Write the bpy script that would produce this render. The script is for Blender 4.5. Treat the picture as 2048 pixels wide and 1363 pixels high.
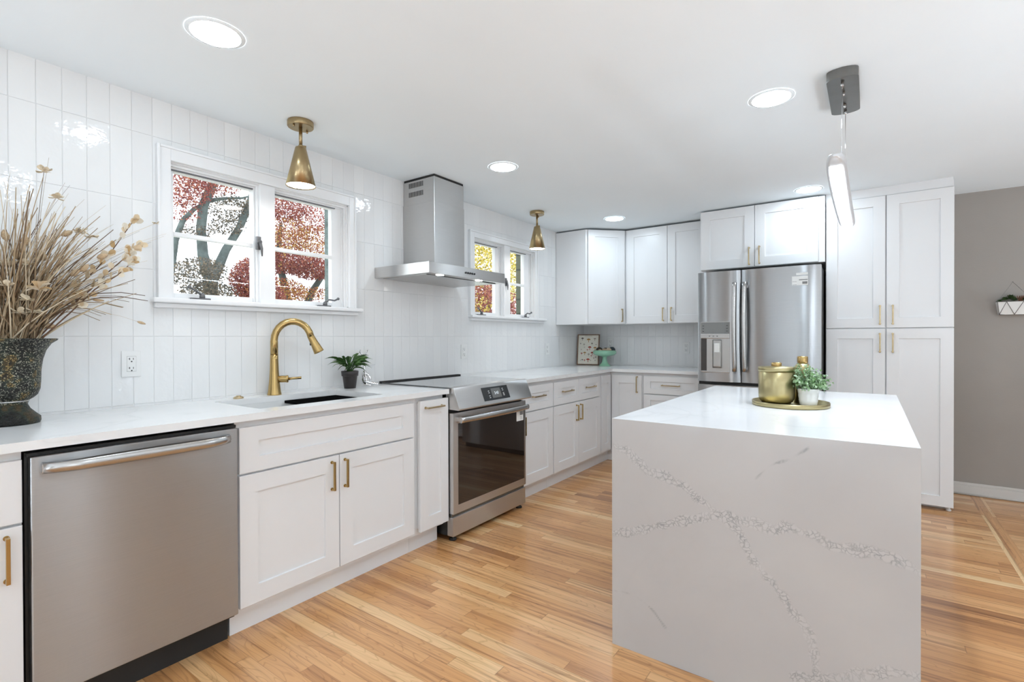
import bpy, bmesh, math, random
from mathutils import Vector, Matrix
R = random.Random(7)
S = bpy.context.scene
for o in list(bpy.data.objects):
    bpy.data.objects.remove(o)
COL = S.collection

# ------------------------------------------------------------------ camera, sky, exposure
H = 2.3146                       # ceiling height
cam_d = bpy.data.cameras.new('camera'); cam = bpy.data.objects.new('camera', cam_d); COL.objects.link(cam)
cam_d.sensor_width = 36.0; cam_d.lens = 1003.3 / 2048 * 36; cam_d.clip_start = 0.02; cam_d.clip_end = 300
yw, pt, rl = math.radians(35.473), math.radians(0.363), math.radians(-0.171)
fw = Vector((-math.sin(yw) * math.cos(pt), math.cos(yw) * math.cos(pt), -math.sin(pt)))
rt = Vector((math.cos(yw), math.sin(yw), 0)); up = rt.cross(fw)
rt, up = rt * math.cos(rl) + up * math.sin(rl), up * math.cos(rl) - rt * math.sin(rl)
M3 = Matrix((rt, up, -fw)).transposed()
cam.matrix_world = Matrix.Translation((2.6646, 0, 1.2161)) @ M3.to_4x4()
S.camera = cam
W = bpy.data.worlds.new('sky'); S.world = W; W.use_nodes = True
bg = W.node_tree.nodes['Background']; bg.inputs[0].default_value = (0.86, 0.94, 1.0, 1); bg.inputs[1].default_value = 2.6
S.view_settings.view_transform = 'Standard'; S.view_settings.look = 'None'
S.view_settings.gamma = 1.0; S.view_settings.use_curve_mapping = False
S.view_settings.exposure = 0.29
LAMP = 49.0                      # radiance of the ceiling downlights
BAR = 40.0                       # radiance of the island pendant strip

# ------------------------------------------------------------------ materials
def nmat(name):
    m = bpy.data.materials.new(name); m.use_nodes = True
    nt = m.node_tree
    return m, nt, nt.nodes['Principled BSDF']
def N(nt, typ, **kw):
    n = nt.nodes.new(typ)
    for k, v in kw.items(): setattr(n, k, v)
    return n
def mth(nt, op, a, b=None, c=None):
    n = N(nt, 'ShaderNodeMath', operation=op)
    for i, v in enumerate((a, b, c)):
        if v is None: continue
        if isinstance(v, (int, float)): n.inputs[i].default_value = v
        else: nt.links.new(v, n.inputs[i])
    return n.outputs[0]
def ramp(nt, fac, stops, interp='LINEAR'):
    n = N(nt, 'ShaderNodeValToRGB'); cr = n.color_ramp; cr.interpolation = interp
    while len(cr.elements) < len(stops): cr.elements.new(0.5)
    for e, (p, c) in zip(cr.elements, stops): e.position = p; e.color = (*c, 1)
    nt.links.new(fac, n.inputs[0]); return n.outputs[0]
def mix(nt, fac, a, b, blend='MIX'):
    n = N(nt, 'ShaderNodeMix', data_type='RGBA', blend_type=blend)
    for i, v in ((0, fac), (6, a), (7, b)):
        if isinstance(v, tuple): n.inputs[i].default_value = (*v, 1)
        elif isinstance(v, (int, float)): n.inputs[i].default_value = v
        else: nt.links.new(v, n.inputs[i])
    return n.outputs[2]
def simple(name, col, rough=.5, metal=0., spec=.5, var=0., scale=8., bump=0., bscale=40., coat=0., trans=0.):
    m, nt, b = nmat(name)
    b.inputs['Base Color'].default_value = (*col, 1); b.inputs['Roughness'].default_value = rough
    b.inputs['Metallic'].default_value = metal; b.inputs['Specular IOR Level'].default_value = spec
    b.inputs['Coat Weight'].default_value = coat
    if trans: b.inputs['Transmission Weight'].default_value = trans
    g = N(nt, 'ShaderNodeNewGeometry')
    if var:
        n = N(nt, 'ShaderNodeTexNoise'); n.inputs['Scale'].default_value = scale; n.inputs['Detail'].default_value = 4
        nt.links.new(g.outputs['Position'], n.inputs['Vector'])
        lo = tuple(max(0, c * (1 - var)) for c in col); hi = tuple(min(1, c * (1 + var)) for c in col)
        nt.links.new(ramp(nt, n.outputs[0], [(.3, lo), (.7, hi)]), b.inputs['Base Color'])
    if bump:
        n = N(nt, 'ShaderNodeTexNoise'); n.inputs['Scale'].default_value = bscale; n.inputs['Detail'].default_value = 3
        nt.links.new(g.outputs['Position'], n.inputs['Vector'])
        bp = N(nt, 'ShaderNodeBump'); bp.inputs['Strength'].default_value = 1; bp.inputs['Distance'].default_value = bump
        nt.links.new(n.outputs[0], bp.inputs['Height']); nt.links.new(bp.outputs[0], b.inputs['Normal'])
    return m
def emit(name, col, st):
    m, nt, b = nmat(name); b.inputs['Base Color'].default_value = (.9, .9, .9, 1)
    b.inputs['Emission Color'].default_value = (*col, 1); b.inputs['Emission Strength'].default_value = st
    return m
def tile_mat(name, axis):
    m, nt, b = nmat(name)
    g = N(nt, 'ShaderNodeNewGeometry'); sp = N(nt, 'ShaderNodeSeparateXYZ'); nt.links.new(g.outputs['Position'], sp.inputs[0])
    cb = N(nt, 'ShaderNodeCombineXYZ')
    nt.links.new(mth(nt, 'SUBTRACT', sp.outputs[axis], .525 - 7.85), cb.inputs[0])
    nt.links.new(mth(nt, 'SUBTRACT', sp.outputs[2], 1.2285 - 3.04), cb.inputs[1])
    br = N(nt, 'ShaderNodeTexBrick', offset=0.0, squash=1.0)
    br.inputs['Color1'].default_value = (.80, .80, .80, 1); br.inputs['Color2'].default_value = (.84, .84, .835, 1)
    br.inputs['Mortar'].default_value = (.86, .86, .86, 1); br.inputs['Scale'].default_value = 1
    br.inputs['Brick Width'].default_value = .0785; br.inputs['Row Height'].default_value = .304
    br.inputs['Mortar Size'].default_value = .0014; br.inputs['Mortar Smooth'].default_value = .6
    nt.links.new(cb.outputs[0], br.inputs['Vector']); nt.links.new(br.outputs[0], b.inputs['Base Color'])
    b.inputs['Roughness'].default_value = .07; b.inputs['Specular IOR Level'].default_value = .5
    n = N(nt, 'ShaderNodeTexNoise'); n.inputs['Scale'].default_value = 26; n.inputs['Detail'].default_value = 2.5
    nt.links.new(g.outputs['Position'], n.inputs['Vector'])
    rr = mth(nt, 'MULTIPLY', br.outputs[1], -1.0)
    h = mth(nt, 'ADD', mth(nt, 'MULTIPLY', n.outputs[0], .9), rr)
    bp = N(nt, 'ShaderNodeBump'); bp.inputs['Distance'].default_value = .0016
    nt.links.new(h, bp.inputs['Height']); nt.links.new(bp.outputs[0], b.inputs['Normal'])
    return m
def wood_mat(name, ia, ib, w=.0572, L=.78):
    m, nt, b = nmat(name)                     # boards run along axis ia, lie side by side along axis ib
    g = N(nt, 'ShaderNodeNewGeometry'); sp = N(nt, 'ShaderNodeSeparateXYZ'); nt.links.new(g.outputs['Position'], sp.inputs[0])
    u, v = sp.outputs[ia], sp.outputs[ib]
    vr = mth(nt, 'DIVIDE', v, w); row = mth(nt, 'FLOOR', vr)
    w1 = N(nt, 'ShaderNodeTexWhiteNoise', noise_dimensions='1D'); nt.links.new(row, w1.inputs['W'])
    ur = mth(nt, 'ADD', mth(nt, 'DIVIDE', u, mth(nt, 'ADD', L * .7, mth(nt, 'MULTIPLY', w1.outputs[0], L))), mth(nt, 'MULTIPLY', w1.outputs[0], 53.7))
    col = mth(nt, 'FLOOR', ur)
    cc = N(nt, 'ShaderNodeCombineXYZ'); nt.links.new(row, cc.inputs[0]); nt.links.new(col, cc.inputs[1])
    w2 = N(nt, 'ShaderNodeTexWhiteNoise', noise_dimensions='2D'); nt.links.new(cc.outputs[0], w2.inputs['Vector'])
    rnd = w2.outputs[0]
    base = ramp(nt, rnd, [(0, (.35, .150, .052)), (.06, (.52, .245, .092)), (.3, (.62, .308, .120)), (.55, (.68, .355, .146)), (.8, (.73, .405, .180)), (.93, (.79, .485, .235)), (1, (.84, .58, .31))])
    gv = N(nt, 'ShaderNodeCombineXYZ')
    nt.links.new(mth(nt, 'ADD', mth(nt, 'MULTIPLY', u, 1.6), mth(nt, 'MULTIPLY', rnd, 91)), gv.inputs[0])
    nt.links.new(mth(nt, 'MULTIPLY', v, 60), gv.inputs[1]); nt.links.new(mth(nt, 'MULTIPLY', rnd, 37), gv.inputs[2])
    n1 = N(nt, 'ShaderNodeTexNoise'); n1.inputs['Scale'].default_value = 1; n1.inputs['Detail'].default_value = 4; n1.inputs['Distortion'].default_value = .5
    nt.links.new(gv.outputs[0], n1.inputs['Vector'])
    g2 = N(nt, 'ShaderNodeCombineXYZ')       # broad cathedral figure
    nt.links.new(mth(nt, 'ADD', mth(nt, 'MULTIPLY', u, 2.2), mth(nt, 'MULTIPLY', rnd, 51)), g2.inputs[0])
    nt.links.new(mth(nt, 'MULTIPLY', v, 16), g2.inputs[1]); nt.links.new(mth(nt, 'MULTIPLY', rnd, 17), g2.inputs[2])
    n2 = N(nt, 'ShaderNodeTexNoise'); n2.inputs['Scale'].default_value = 1; n2.inputs['Detail'].default_value = 1
    nt.links.new(g2.outputs[0], n2.inputs['Vector'])
    wv = mth(nt, 'ABSOLUTE', mth(nt, 'SINE', mth(nt, 'MULTIPLY', n2.outputs[0], 42)))
    fig = ramp(nt, wv, [(0, (.74, .68, .60)), (.35, (1, 1, 1)), (1, (1, 1, 1))])
    c1 = mix(nt, .75, base, fig, 'MULTIPLY')
    gr = ramp(nt, n1.outputs[0], [(.30, (.55, .45, .36)), (.47, (.97, .95, .93)), (.62, (1.06, 1.06, 1.06))])
    c2 = mix(nt, .95, c1, gr, 'MULTIPLY')
    fr = mth(nt, 'FRACT', vr); seam = mth(nt, 'MINIMUM', fr, mth(nt, 'SUBTRACT', 1, fr))
    fu = mth(nt, 'FRACT', ur); sm2 = mth(nt, 'MULTIPLY', mth(nt, 'MINIMUM', fu, mth(nt, 'SUBTRACT', 1, fu)), 9)
    sk = mth(nt, 'MINIMUM', seam, sm2)
    sf = ramp(nt, sk, [(0, (.42, .34, .28)), (.02, (1, 1, 1)), (1, (1, 1, 1))])
    c3 = mix(nt, .8, c2, sf, 'MULTIPLY')
    nt.links.new(c3, b.inputs['Base Color'])
    b.inputs['Roughness'].default_value = .3; b.inputs['Coat Weight'].default_value = .4; b.inputs['Coat Roughness'].default_value = .13
    return m
def quartz_mat(name, base=(.86, .86, .855), vein=False):
    m, nt, b = nmat(name)
    g = N(nt, 'ShaderNodeNewGeometry')
    wn = N(nt, 'ShaderNodeTexNoise'); wn.inputs['Scale'].default_value = 1.1; wn.inputs['Detail'].default_value = 5; wn.inputs['Distortion'].default_value = 1.2
    nt.links.new(g.outputs['Position'], wn.inputs['Vector'])
    d = mth(nt, 'ABSOLUTE', mth(nt, 'SUBTRACT', wn.outputs[0], .5))
    k0 = .985 if vein else .93
    faint = ramp(nt, d, [(0, tuple(c * k0 for c in base)), (.010, tuple(c * (k0 + 2) / 3 for c in base)), (.04, base)])
    cl = N(nt, 'ShaderNodeTexNoise'); cl.inputs['Scale'].default_value = 3.2; cl.inputs['Detail'].default_value = 6
    nt.links.new(g.outputs['Position'], cl.inputs['Vector'])
    cloud = ramp(nt, cl.outputs[0], [(.35, (.95, .95, .955)), (.65, (1, 1, 1))])
    c = mix(nt, 1, faint, cloud, 'MULTIPLY')
    if vein:
        at = N(nt, 'ShaderNodeAttribute', attribute_name='vein')
        sep = N(nt, 'ShaderNodeSeparateColor'); nt.links.new(at.outputs[0], sep.inputs[0])
        n3 = N(nt, 'ShaderNodeTexNoise'); n3.inputs['Scale'].default_value = 26; n3.inputs['Detail'].default_value = 4
        nt.links.new(g.outputs['Position'], n3.inputs['Vector'])
        vo = N(nt, 'ShaderNodeTexVoronoi', feature='DISTANCE_TO_EDGE'); vo.inputs['Scale'].default_value = 62
        wv = N(nt, 'ShaderNodeVectorMath', operation='SCALE'); wv.inputs['Scale'].default_value = .055
        nt.links.new(n3.outputs[1], wv.inputs[0])
        ad = N(nt, 'ShaderNodeVectorMath', operation='ADD'); nt.links.new(g.outputs['Position'], ad.inputs[0]); nt.links.new(wv.outputs[0], ad.inputs[1])
        nt.links.new(ad.outputs[0], vo.inputs['Vector'])
        line = ramp(nt, vo.outputs['Distance'], [(0, (1, 1, 1)), (.09, (.28, .28, .28)), (.2, (0, 0, 0))])
        lv = N(nt, 'ShaderNodeRGBToBW'); nt.links.new(line, lv.inputs[0])
        n4 = N(nt, 'ShaderNodeTexNoise'); n4.inputs['Scale'].default_value = 17; n4.inputs['Detail'].default_value = 2
        nt.links.new(g.outputs['Position'], n4.inputs['Vector'])
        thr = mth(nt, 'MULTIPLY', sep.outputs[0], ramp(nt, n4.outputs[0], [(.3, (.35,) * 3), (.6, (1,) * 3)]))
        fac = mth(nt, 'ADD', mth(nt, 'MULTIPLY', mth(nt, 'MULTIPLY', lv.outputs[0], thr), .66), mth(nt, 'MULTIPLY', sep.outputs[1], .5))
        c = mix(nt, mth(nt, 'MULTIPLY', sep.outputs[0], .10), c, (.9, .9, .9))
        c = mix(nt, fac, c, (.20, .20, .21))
    nt.links.new(c, b.inputs['Base Color'])
    b.inputs['Roughness'].default_value = .16; b.inputs['Specular IOR Level'].default_value = .45
    return m
def steel_mat(name, col=(.43, .44, .45), rough=.28, aniso=1.0, rot=0.25, vert=False):
    m, nt, b = nmat(name); b.inputs['Metallic'].default_value = 1
    g = N(nt, 'ShaderNodeNewGeometry')
    mp = N(nt, 'ShaderNodeMapping'); nt.links.new(g.outputs['Position'], mp.inputs[0])
    mp.inputs['Scale'].default_value = (300, 300, 4) if vert else (9, 9, 1100)
    n = N(nt, 'ShaderNodeTexNoise'); n.inputs['Scale'].default_value = 1; n.inputs['Detail'].default_value = 2
    nt.links.new(mp.outputs[0], n.inputs['Vector'])
    lo = tuple(c * .965 for c in col); hi = tuple(min(1, c * 1.03) for c in col)
    nt.links.new(ramp(nt, n.outputs[0], [(.3, lo), (.7, hi)]), b.inputs['Base Color'])
    b.inputs['Roughness'].default_value = rough
    b.inputs['Anisotropic'].default_value = aniso; b.inputs['Anisotropic Rotation'].default_value = rot
    t = N(nt, 'ShaderNodeTangent', direction_type='RADIAL', axis='Z'); nt.links.new(t.outputs[0], b.inputs['Tangent'])
    return m
def leaf_mat(name, stops, tr=.35, per_object=False):
    m, nt, b = nmat(name)
    g = N(nt, 'ShaderNodeObjectInfo') if per_object else N(nt, 'ShaderNodeNewGeometry'); c = ramp(nt, g.outputs['Random' if per_object else 'Random Per Island'], stops)
    nt.links.new(c, b.inputs['Base Color']); b.inputs['Roughness'].default_value = .5
    if tr:
        t = N(nt, 'ShaderNodeBsdfTranslucent'); nt.links.new(c, t.inputs[0])
        mx = N(nt, 'ShaderNodeMixShader'); mx.inputs[0].default_value = tr
        nt.links.new(b.outputs[0], mx.inputs[1]); nt.links.new(t.outputs[0], mx.inputs[2])
        nt.links.new(mx.outputs[0], nt.nodes['Material Output'].inputs[0])
    return m
def glass_mat(name):
    m, nt, b = nmat(name); nt.nodes.remove(b)
    t = N(nt, 'ShaderNodeBsdfTransparent'); gl = N(nt, 'ShaderNodeBsdfGlossy'); gl.inputs['Roughness'].default_value = .0
    fr = N(nt, 'ShaderNodeFresnel'); fr.inputs[0].default_value = 1.45
    g = N(nt, 'ShaderNodeNewGeometry'); fk = mth(nt, 'MULTIPLY', fr.outputs[0], mth(nt, 'SUBTRACT', 1, g.outputs['Backfacing']))
    mx = N(nt, 'ShaderNodeMixShader'); nt.links.new(fk, mx.inputs[0]); nt.links.new(t.outputs[0], mx.inputs[1]); nt.links.new(gl.outputs[0], mx.inputs[2])
    nt.links.new(mx.outputs[0], nt.nodes['Material Output'].inputs[0]); return m
def patina_mat(name):
    m, nt, b = nmat(name)
    g = N(nt, 'ShaderNodeNewGeometry')
    n = N(nt, 'ShaderNodeTexNoise'); n.inputs['Scale'].default_value = 16; n.inputs['Detail'].default_value = 4
    v = N(nt, 'ShaderNodeTexVoronoi'); v.inputs['Scale'].default_value = 185
    nt.links.new(g.outputs['Position'], n.inputs['Vector'])
    dn = N(nt, 'ShaderNodeTexNoise'); dn.inputs['Scale'].default_value = 90; dn.inputs['Detail'].default_value = 3; nt.links.new(g.outputs['Position'], dn.inputs['Vector'])
    dm = N(nt, 'ShaderNodeVectorMath', operation='SCALE'); dm.inputs['Scale'].default_value = .016; nt.links.new(dn.outputs[1], dm.inputs[0])
    da = N(nt, 'ShaderNodeVectorMath', operation='ADD'); nt.links.new(g.outputs['Position'], da.inputs[0]); nt.links.new(dm.outputs[0], da.inputs[1]); nt.links.new(da.outputs[0], v.inputs['Vector'])
    base = ramp(nt, n.outputs[0], [(.34, (.008, .008, .007)), (.50, (.014, .014, .011)), (.58, (.026, .034, .024)), (.64, (.07, .048, .02)), (.70, (.012, .012, .01))])
    sk = N(nt, 'ShaderNodeSeparateXYZ'); nt.links.new(g.outputs['Position'], sk.inputs[0])
    body = mth(nt, 'GREATER_THAN', sk.outputs[2], .985)
    dots = mth(nt, 'MULTIPLY', body, mth(nt, 'LESS_THAN', v.outputs['Distance'], .36))
    sp = ramp(nt, n.outputs[0], [(.35, (.10, .10, .085)), (.48, (.40, .39, .31)), (.57, (.42, .40, .30)), (.63, (.48, .33, .11)), (.75, (.2, .2, .17))])
    nt.links.new(mix(nt, mth(nt, 'MULTIPLY', dots, .85), base, sp), b.inputs['Base Color'])
    b.inputs['Roughness'].default_value = .42; b.inputs['Metallic'].default_value = .35
    bp = N(nt, 'ShaderNodeBump'); bp.inputs['Distance'].default_value = .003
    nt.links.new(mth(nt, 'MULTIPLY', v.outputs['Distance'], -1), bp.inputs['Height']); nt.links.new(bp.outputs[0], b.inputs['Normal'])
    return m
def brick_mat(name):
    m, nt, b = nmat(name)
    tc = N(nt, 'ShaderNodeNewGeometry'); sp = N(nt, 'ShaderNodeSeparateXYZ'); nt.links.new(tc.outputs['Position'], sp.inputs[0])
    cb = N(nt, 'ShaderNodeCombineXYZ'); nt.links.new(mth(nt, 'ADD', sp.outputs[0], sp.outputs[1]), cb.inputs[0]); nt.links.new(sp.outputs[2], cb.inputs[1])
    br = N(nt, 'ShaderNodeTexBrick'); nt.links.new(cb.outputs[0], br.inputs['Vector'])
    br.inputs['Color1'].default_value = (.105, .10, .065, 1); br.inputs['Color2'].default_value = (.065, .085, .06, 1); br.inputs['Mortar'].default_value = (.035, .04, .03, 1)
    br.inputs['Scale'].default_value = 1; br.inputs['Brick Width'].default_value = .5; br.inputs['Row Height'].default_value = .19; br.inputs['Mortar Size'].default_value = .012
    nt.links.new(br.outputs[0], b.inputs['Base Color']); b.inputs['Roughness'].default_value = .9
    return m

WHITE = simple('cabinet_white_paint', (.82, .82, .825), rough=.30, var=.008, scale=3)
TRIM = simple('trim_white_paint', (.84, .84, .845), rough=.32, var=.008, scale=3)
CEIL = simple('ceiling_paint', (.86, .91, .935), rough=.85, var=.01, scale=2)
GREIGE = simple('greige_wall_paint', (.365, .335, .305), rough=.75, var=.03, scale=2.5, bump=.0006, bscale=160)
BASEB = simple('baseboard_paint', (.66, .64, .615), rough=.45, var=.01)
TILE_Y = tile_mat('glazed_wall_tile', 1); TILE_X = tile_mat('glazed_backsplash_tile', 0)
WOOD_X = wood_mat('oak_boards', 0, 1); WOOD_Y = wood_mat('oak_border_board', 1, 0, w=.0380, L=1.3)
QUARTZ = quartz_mat('white_quartz'); QVEIN_SHADED = quartz_mat('veined_quartz_shaded', base=(.545, .535, .53), vein=True)  # island front's base colour is darkened to hold its shade
STEEL = steel_mat('brushed_steel'); STEELV = steel_mat('brushed_steel_hood', col=(.62, .61, .60), rough=.28)
STEEL_PLAIN = simple('polished_steel', (.50, .49, .48), rough=.27, metal=1, var=.03, scale=30)
STEEL_DARK = simple('dark_steel', (.22, .215, .205), rough=.35, metal=1, var=.05, scale=20)
CHROME = simple('chrome', (.88, .88, .89), rough=.05, metal=1, var=.01)
BRASS = simple('brushed_brass', (.48, .335, .14), rough=.24, metal=1, var=.05, scale=25)
BRASS2 = simple('antique_brass', (.40, .30, .165), rough=.30, metal=1, var=.06, scale=25)
BRASSP = simple('champagne_brass', (.56, .45, .28), rough=.26, metal=1, var=.05, scale=25)
BRASSC = simple('pale_brass', (.42, .36, .195), rough=.33, metal=1, var=.06, scale=14)
BLACK = simple('black_enamel', (.012, .012, .012), rough=.35, var=.2)
RACK = simple('rack_black', (.008, .008, .008), rough=.9, spec=.0, var=.1)
BLACKM = simple('matte_black', (.02, .019, .018), rough=.7, var=.2)
DGLASS = simple('dark_oven_glass', (.018, .012, .010), rough=.03, spec=.8, var=.1)
GLASSTOP = simple('ceramic_cooktop', (.05, .05, .052), rough=.12, spec=1., var=.1, coat=1.)
PLASTIC = simple('white_plastic', (.80, .80, .79), rough=.35, var=.01)
DARK = simple('dark_slot', (.01, .01, .01), rough=.6, var=.1)
IRON = simple('grey_iron', (.16, .16, .165), rough=.45, metal=.6, var=.1, scale=30)
GLASS = glass_mat('window_glass')
LAMPM = emit('downlight_diffuser', (.83, .99, 1.12), LAMP)
BULB = emit('lit_bulb', (1, .95, .88), 30)
FILL_LIGHT = emit('ceiling_fill_glow', (.86, .98, 1.10), 63)  # glow of the added ceiling fill lamps
HOODL = emit('hood_lamp', (1, .97, .92), 18)
BARM = emit('pendant_diffuser', (.88, .975, 1.08), BAR)
LED = emit('display_digits', (.75, .9, 1), .5)
GRASS = leaf_mat('dried_straw', [(0, (.10, .058, .030)), (.2, (.22, .14, .075)), (.5, (.38, .27, .155)), (.8, (.55, .43, .28)), (1, (.68, .57, .42))], tr=0, per_object=True)
TAIL = simple('tan_seed_head', (.55, .40, .25), rough=.9, var=.2, scale=200, bump=.002, bscale=400)
PETAL = simple('cream_petal', (.78, .68, .52), rough=.7, var=.15, scale=60)
POD = leaf_mat('papery_seed_pods', [(0, (.62, .40, .18)), (.35, (.74, .58, .38)), (.7, (.82, .74, .60)), (1, (.85, .80, .70))], tr=.3)
TWIG = simple('brown_twig', (.13, .065, .035), rough=.8, var=.3, scale=60)
PATINA = patina_mat('speckled_patina')
GREEN = leaf_mat('glossy_green_leaf', [(0, (.018, .055, .010)), (.6, (.045, .12, .022)), (1, (.10, .21, .05))], tr=.15)
MINT = leaf_mat('dusty_green_leaf', [(0, (.13, .27, .08)), (.4, (.28, .43, .22)), (1, (.56, .68, .52))], tr=.25)
SUCC = leaf_mat('succulent_leaf', [(0, (.02, .045, .012)), (1, (.06, .11, .03))], tr=0)
RUST = simple('rust_leaf', (.14, .05, .02), rough=.6, var=.2)
SOIL = simple('soil', (.05, .035, .025), rough=.95, var=.3, bump=.004, bscale=90)
POTB = simple('dark_brown_plastic', (.028, .022, .022), rough=.42, var=.15)
CERAM = simple('white_ceramic', (.82, .82, .80), rough=.28, var=.02)
JADE = simple('jadeite_glass', (.27, .52, .36), rough=.09, var=.06, scale=12, coat=.5)
PAPER = simple('cream_paper', (.80, .76, .66), rough=.8, var=.03, scale=20)
FRAMEW = simple('walnut_frame', (.22, .13, .08), rough=.5, var=.2, scale=30)
BARK = simple('mossy_bark', (.12, .15, .142), rough=.95, var=.35, scale=9, bump=.02, bscale=24)
RED = leaf_mat('red_maple_leaf', [(0, (.17, .05, .05)), (.45, (.33, .09, .08)), (.8, (.46, .15, .11)), (1, (.58, .28, .13))])
REDY = leaf_mat('orange_maple_leaf', [(0, (.26, .07, .05)), (.4, (.40, .13, .08)), (.7, (.55, .26, .09)), (1, (.78, .60, .16))])
BROWNL = leaf_mat('dark_leaf', [(0, (.08, .085, .075)), (.6, (.16, .13, .10)), (1, (.26, .20, .12))])
YELLOW = leaf_mat('yellow_leaf', [(0, (.20, .17, .03)), (.4, (.55, .43, .06)), (.8, (.78, .64, .13)), (1, (.90, .82, .40))])
BOUNCE_GROUND = simple('bounce_ground', (.62, .61, .58), rough=1, var=.1, scale=1.5)  # unseen ground made pale to bounce light up to the ceiling
LAWN = simple('lawn_grass', (.36, .37, .30), rough=1, var=.4, scale=1.5)
BRICK = brick_mat('mossy_brick')
SINKM = simple('white_sink', (.80, .80, .79), rough=.2, var=.01)
LABELW = simple('white_sticker', (.82, .82, .80), rough=.5, var=.01)
INK = simple('grey_ink', (.22, .22, .22), rough=.6, var=.05)

# ------------------------------------------------------------------ mesh helpers
class MB:
    def __init__(s): s.b = bmesh.new()
    def _bev(s, verts, w, seg=2):
        fs = {f for v in verts for f in v.link_faces}
        es = {e for f in fs for e in f.edges}
        bmesh.ops.bevel(s.b, geom=list(es), offset=w, segments=seg, affect='EDGES', profile=.6)
    def hexa(s, P, bev=0, seg=2):             # P: 8 points, bottom ring then top ring
        vs = [s.b.verts.new(p) for p in P]
        for q in ((3, 2, 1, 0), (4, 5, 6, 7), (0, 1, 5, 4), (1, 2, 6, 5), (2, 3, 7, 6), (3, 0, 4, 7)):
            s.b.faces.new([vs[i] for i in q])
        if bev: s._bev(vs, bev, seg)
        return s
    def box(s, x0, x1, y0, y1, z0, z1, bev=0, seg=2):
        return s.hexa([(x0, y0, z0), (x1, y0, z0), (x1, y1, z0), (x0, y1, z0), (x0, y0, z1), (x1, y0, z1), (x1, y1, z1), (x0, y1, z1)], bev, seg)
    def fbox(s, F, u0, u1, v0, v1, n0, n1, bev=0, seg=2):
        return s.hexa([F(u0, v0, n0), F(u1, v0, n0), F(u1, v0, n1), F(u0, v0, n1), F(u0, v1, n0), F(u1, v1, n0), F(u1, v1, n1), F(u0, v1, n1)], bev, seg)
    def rings(s, rs, cap0=True, cap1=True, closed=True, smooth=True):
        L = [[s.b.verts.new(p) for p in r] for r in rs]
        n = len(L[0])
        for a, c in zip(L, L[1:]):
            for i in range(n if closed else n - 1):
                j = (i + 1) % n
                f = s.b.faces.new((a[i], a[j], c[j], c[i])); f.smooth = smooth
        if cap0 and n > 2: s.b.faces.new(L[0][::-1])
        if cap1 and n > 2: s.b.faces.new(L[-1])
        return s
    def lathe(s, prof, c, n=32, axis=(0, 0, 1), cap0=True, cap1=True, sx=1, sy=1):
        c = Vector(c); a = Vector(axis).normalized()
        e1 = a.orthogonal().normalized() if abs(a.z) < .99 else Vector((1, 0, 0)); e2 = a.cross(e1)
        rs = [[c + a * h + e1 * (r * sx * math.cos(2 * math.pi * i / n)) + e2 * (r * sy * math.sin(2 * math.pi * i / n)) for i in range(n)] for r, h in prof]
        return s.rings(rs, cap0, cap1)
    def cyl(s, p0, p1, r0, r1=None, n=16):
        p0, p1 = Vector(p0), Vector(p1); d = p1 - p0
        return s.lathe([(r0, 0), (r1 if r1 is not None else r0, d.length)], p0, n, d)
    def tube(s, pts, rad, n=8, cap=True):
        pts = [Vector(p) for p in pts]; m = len(pts)
        rad = rad if isinstance(rad, (list, tuple)) else [rad] * m
        t0 = (pts[1] - pts[0]).normalized(); e = t0.orthogonal().normalized(); rs = []
        for i, p in enumerate(pts):
            t = (pts[min(i + 1, m - 1)] - pts[max(i - 1, 0)]).normalized()
            e = (e - t * e.dot(t)).normalized(); f = t.cross(e)
            rs.append([p + (e * math.cos(2 * math.pi * k / n) + f * math.sin(2 * math.pi * k / n)) * rad[i] for k in range(n)])
        return s.rings(rs, cap, cap)
    def ball(s, c, r, n=14, sc=(1, 1, 1), rot=None):
        c = Vector(c); rs = []
        for i in range(1, n // 2 + 1):
            th = math.pi * (i - .5) / (n // 2) if False else math.pi * i / (n // 2 + 1)
            ring = []
            for k in range(n):
                v = Vector((math.sin(th) * math.cos(2 * math.pi * k / n) * sc[0], math.sin(th) * math.sin(2 * math.pi * k / n) * sc[1], -math.cos(th) * sc[2])) * r
                ring.append(c + (rot @ v if rot else v))
            rs.append(ring)
        return s.rings(rs)
    def poly(s, pts, smooth=False):
        f = s.b.faces.new([s.b.verts.new(p) for p in pts]); f.smooth = smooth
        return s
    def prism(s, pts, d, bev=0):              # polygon extruded by vector d
        d = Vector(d); a = [s.b.verts.new(p) for p in pts]; c = [s.b.verts.new(Vector(p) + d) for p in pts]; n = len(a)
        s.b.faces.new(a[::-1]); s.b.faces.new(c)
        for i in range(n): s.b.faces.new((a[i], a[(i + 1) % n], c[(i + 1) % n], c[i]))
        if bev: s._bev(a + c, bev)
        return s
    def strip(s, pts, wid, side, fold=0.0):   # leaf blade along pts
        side = Vector(side).normalized(); L = []
        for i, (p, w) in enumerate(zip(pts, wid)):
            p = Vector(p); t = (Vector(pts[min(i + 1, len(pts) - 1)]) - Vector(pts[max(i - 1, 0)])).normalized()
            nn = side.cross(t)
            L.append([s.b.verts.new(p - side * w + nn * w * fold), s.b.verts.new(p), s.b.verts.new(p + side * w + nn * w * fold)])
        for a, c in zip(L, L[1:]):
            for k in (0, 1):
                f = s.b.faces.new((a[k], a[k + 1], c[k + 1], c[k])); f.smooth = True
        return s
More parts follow.
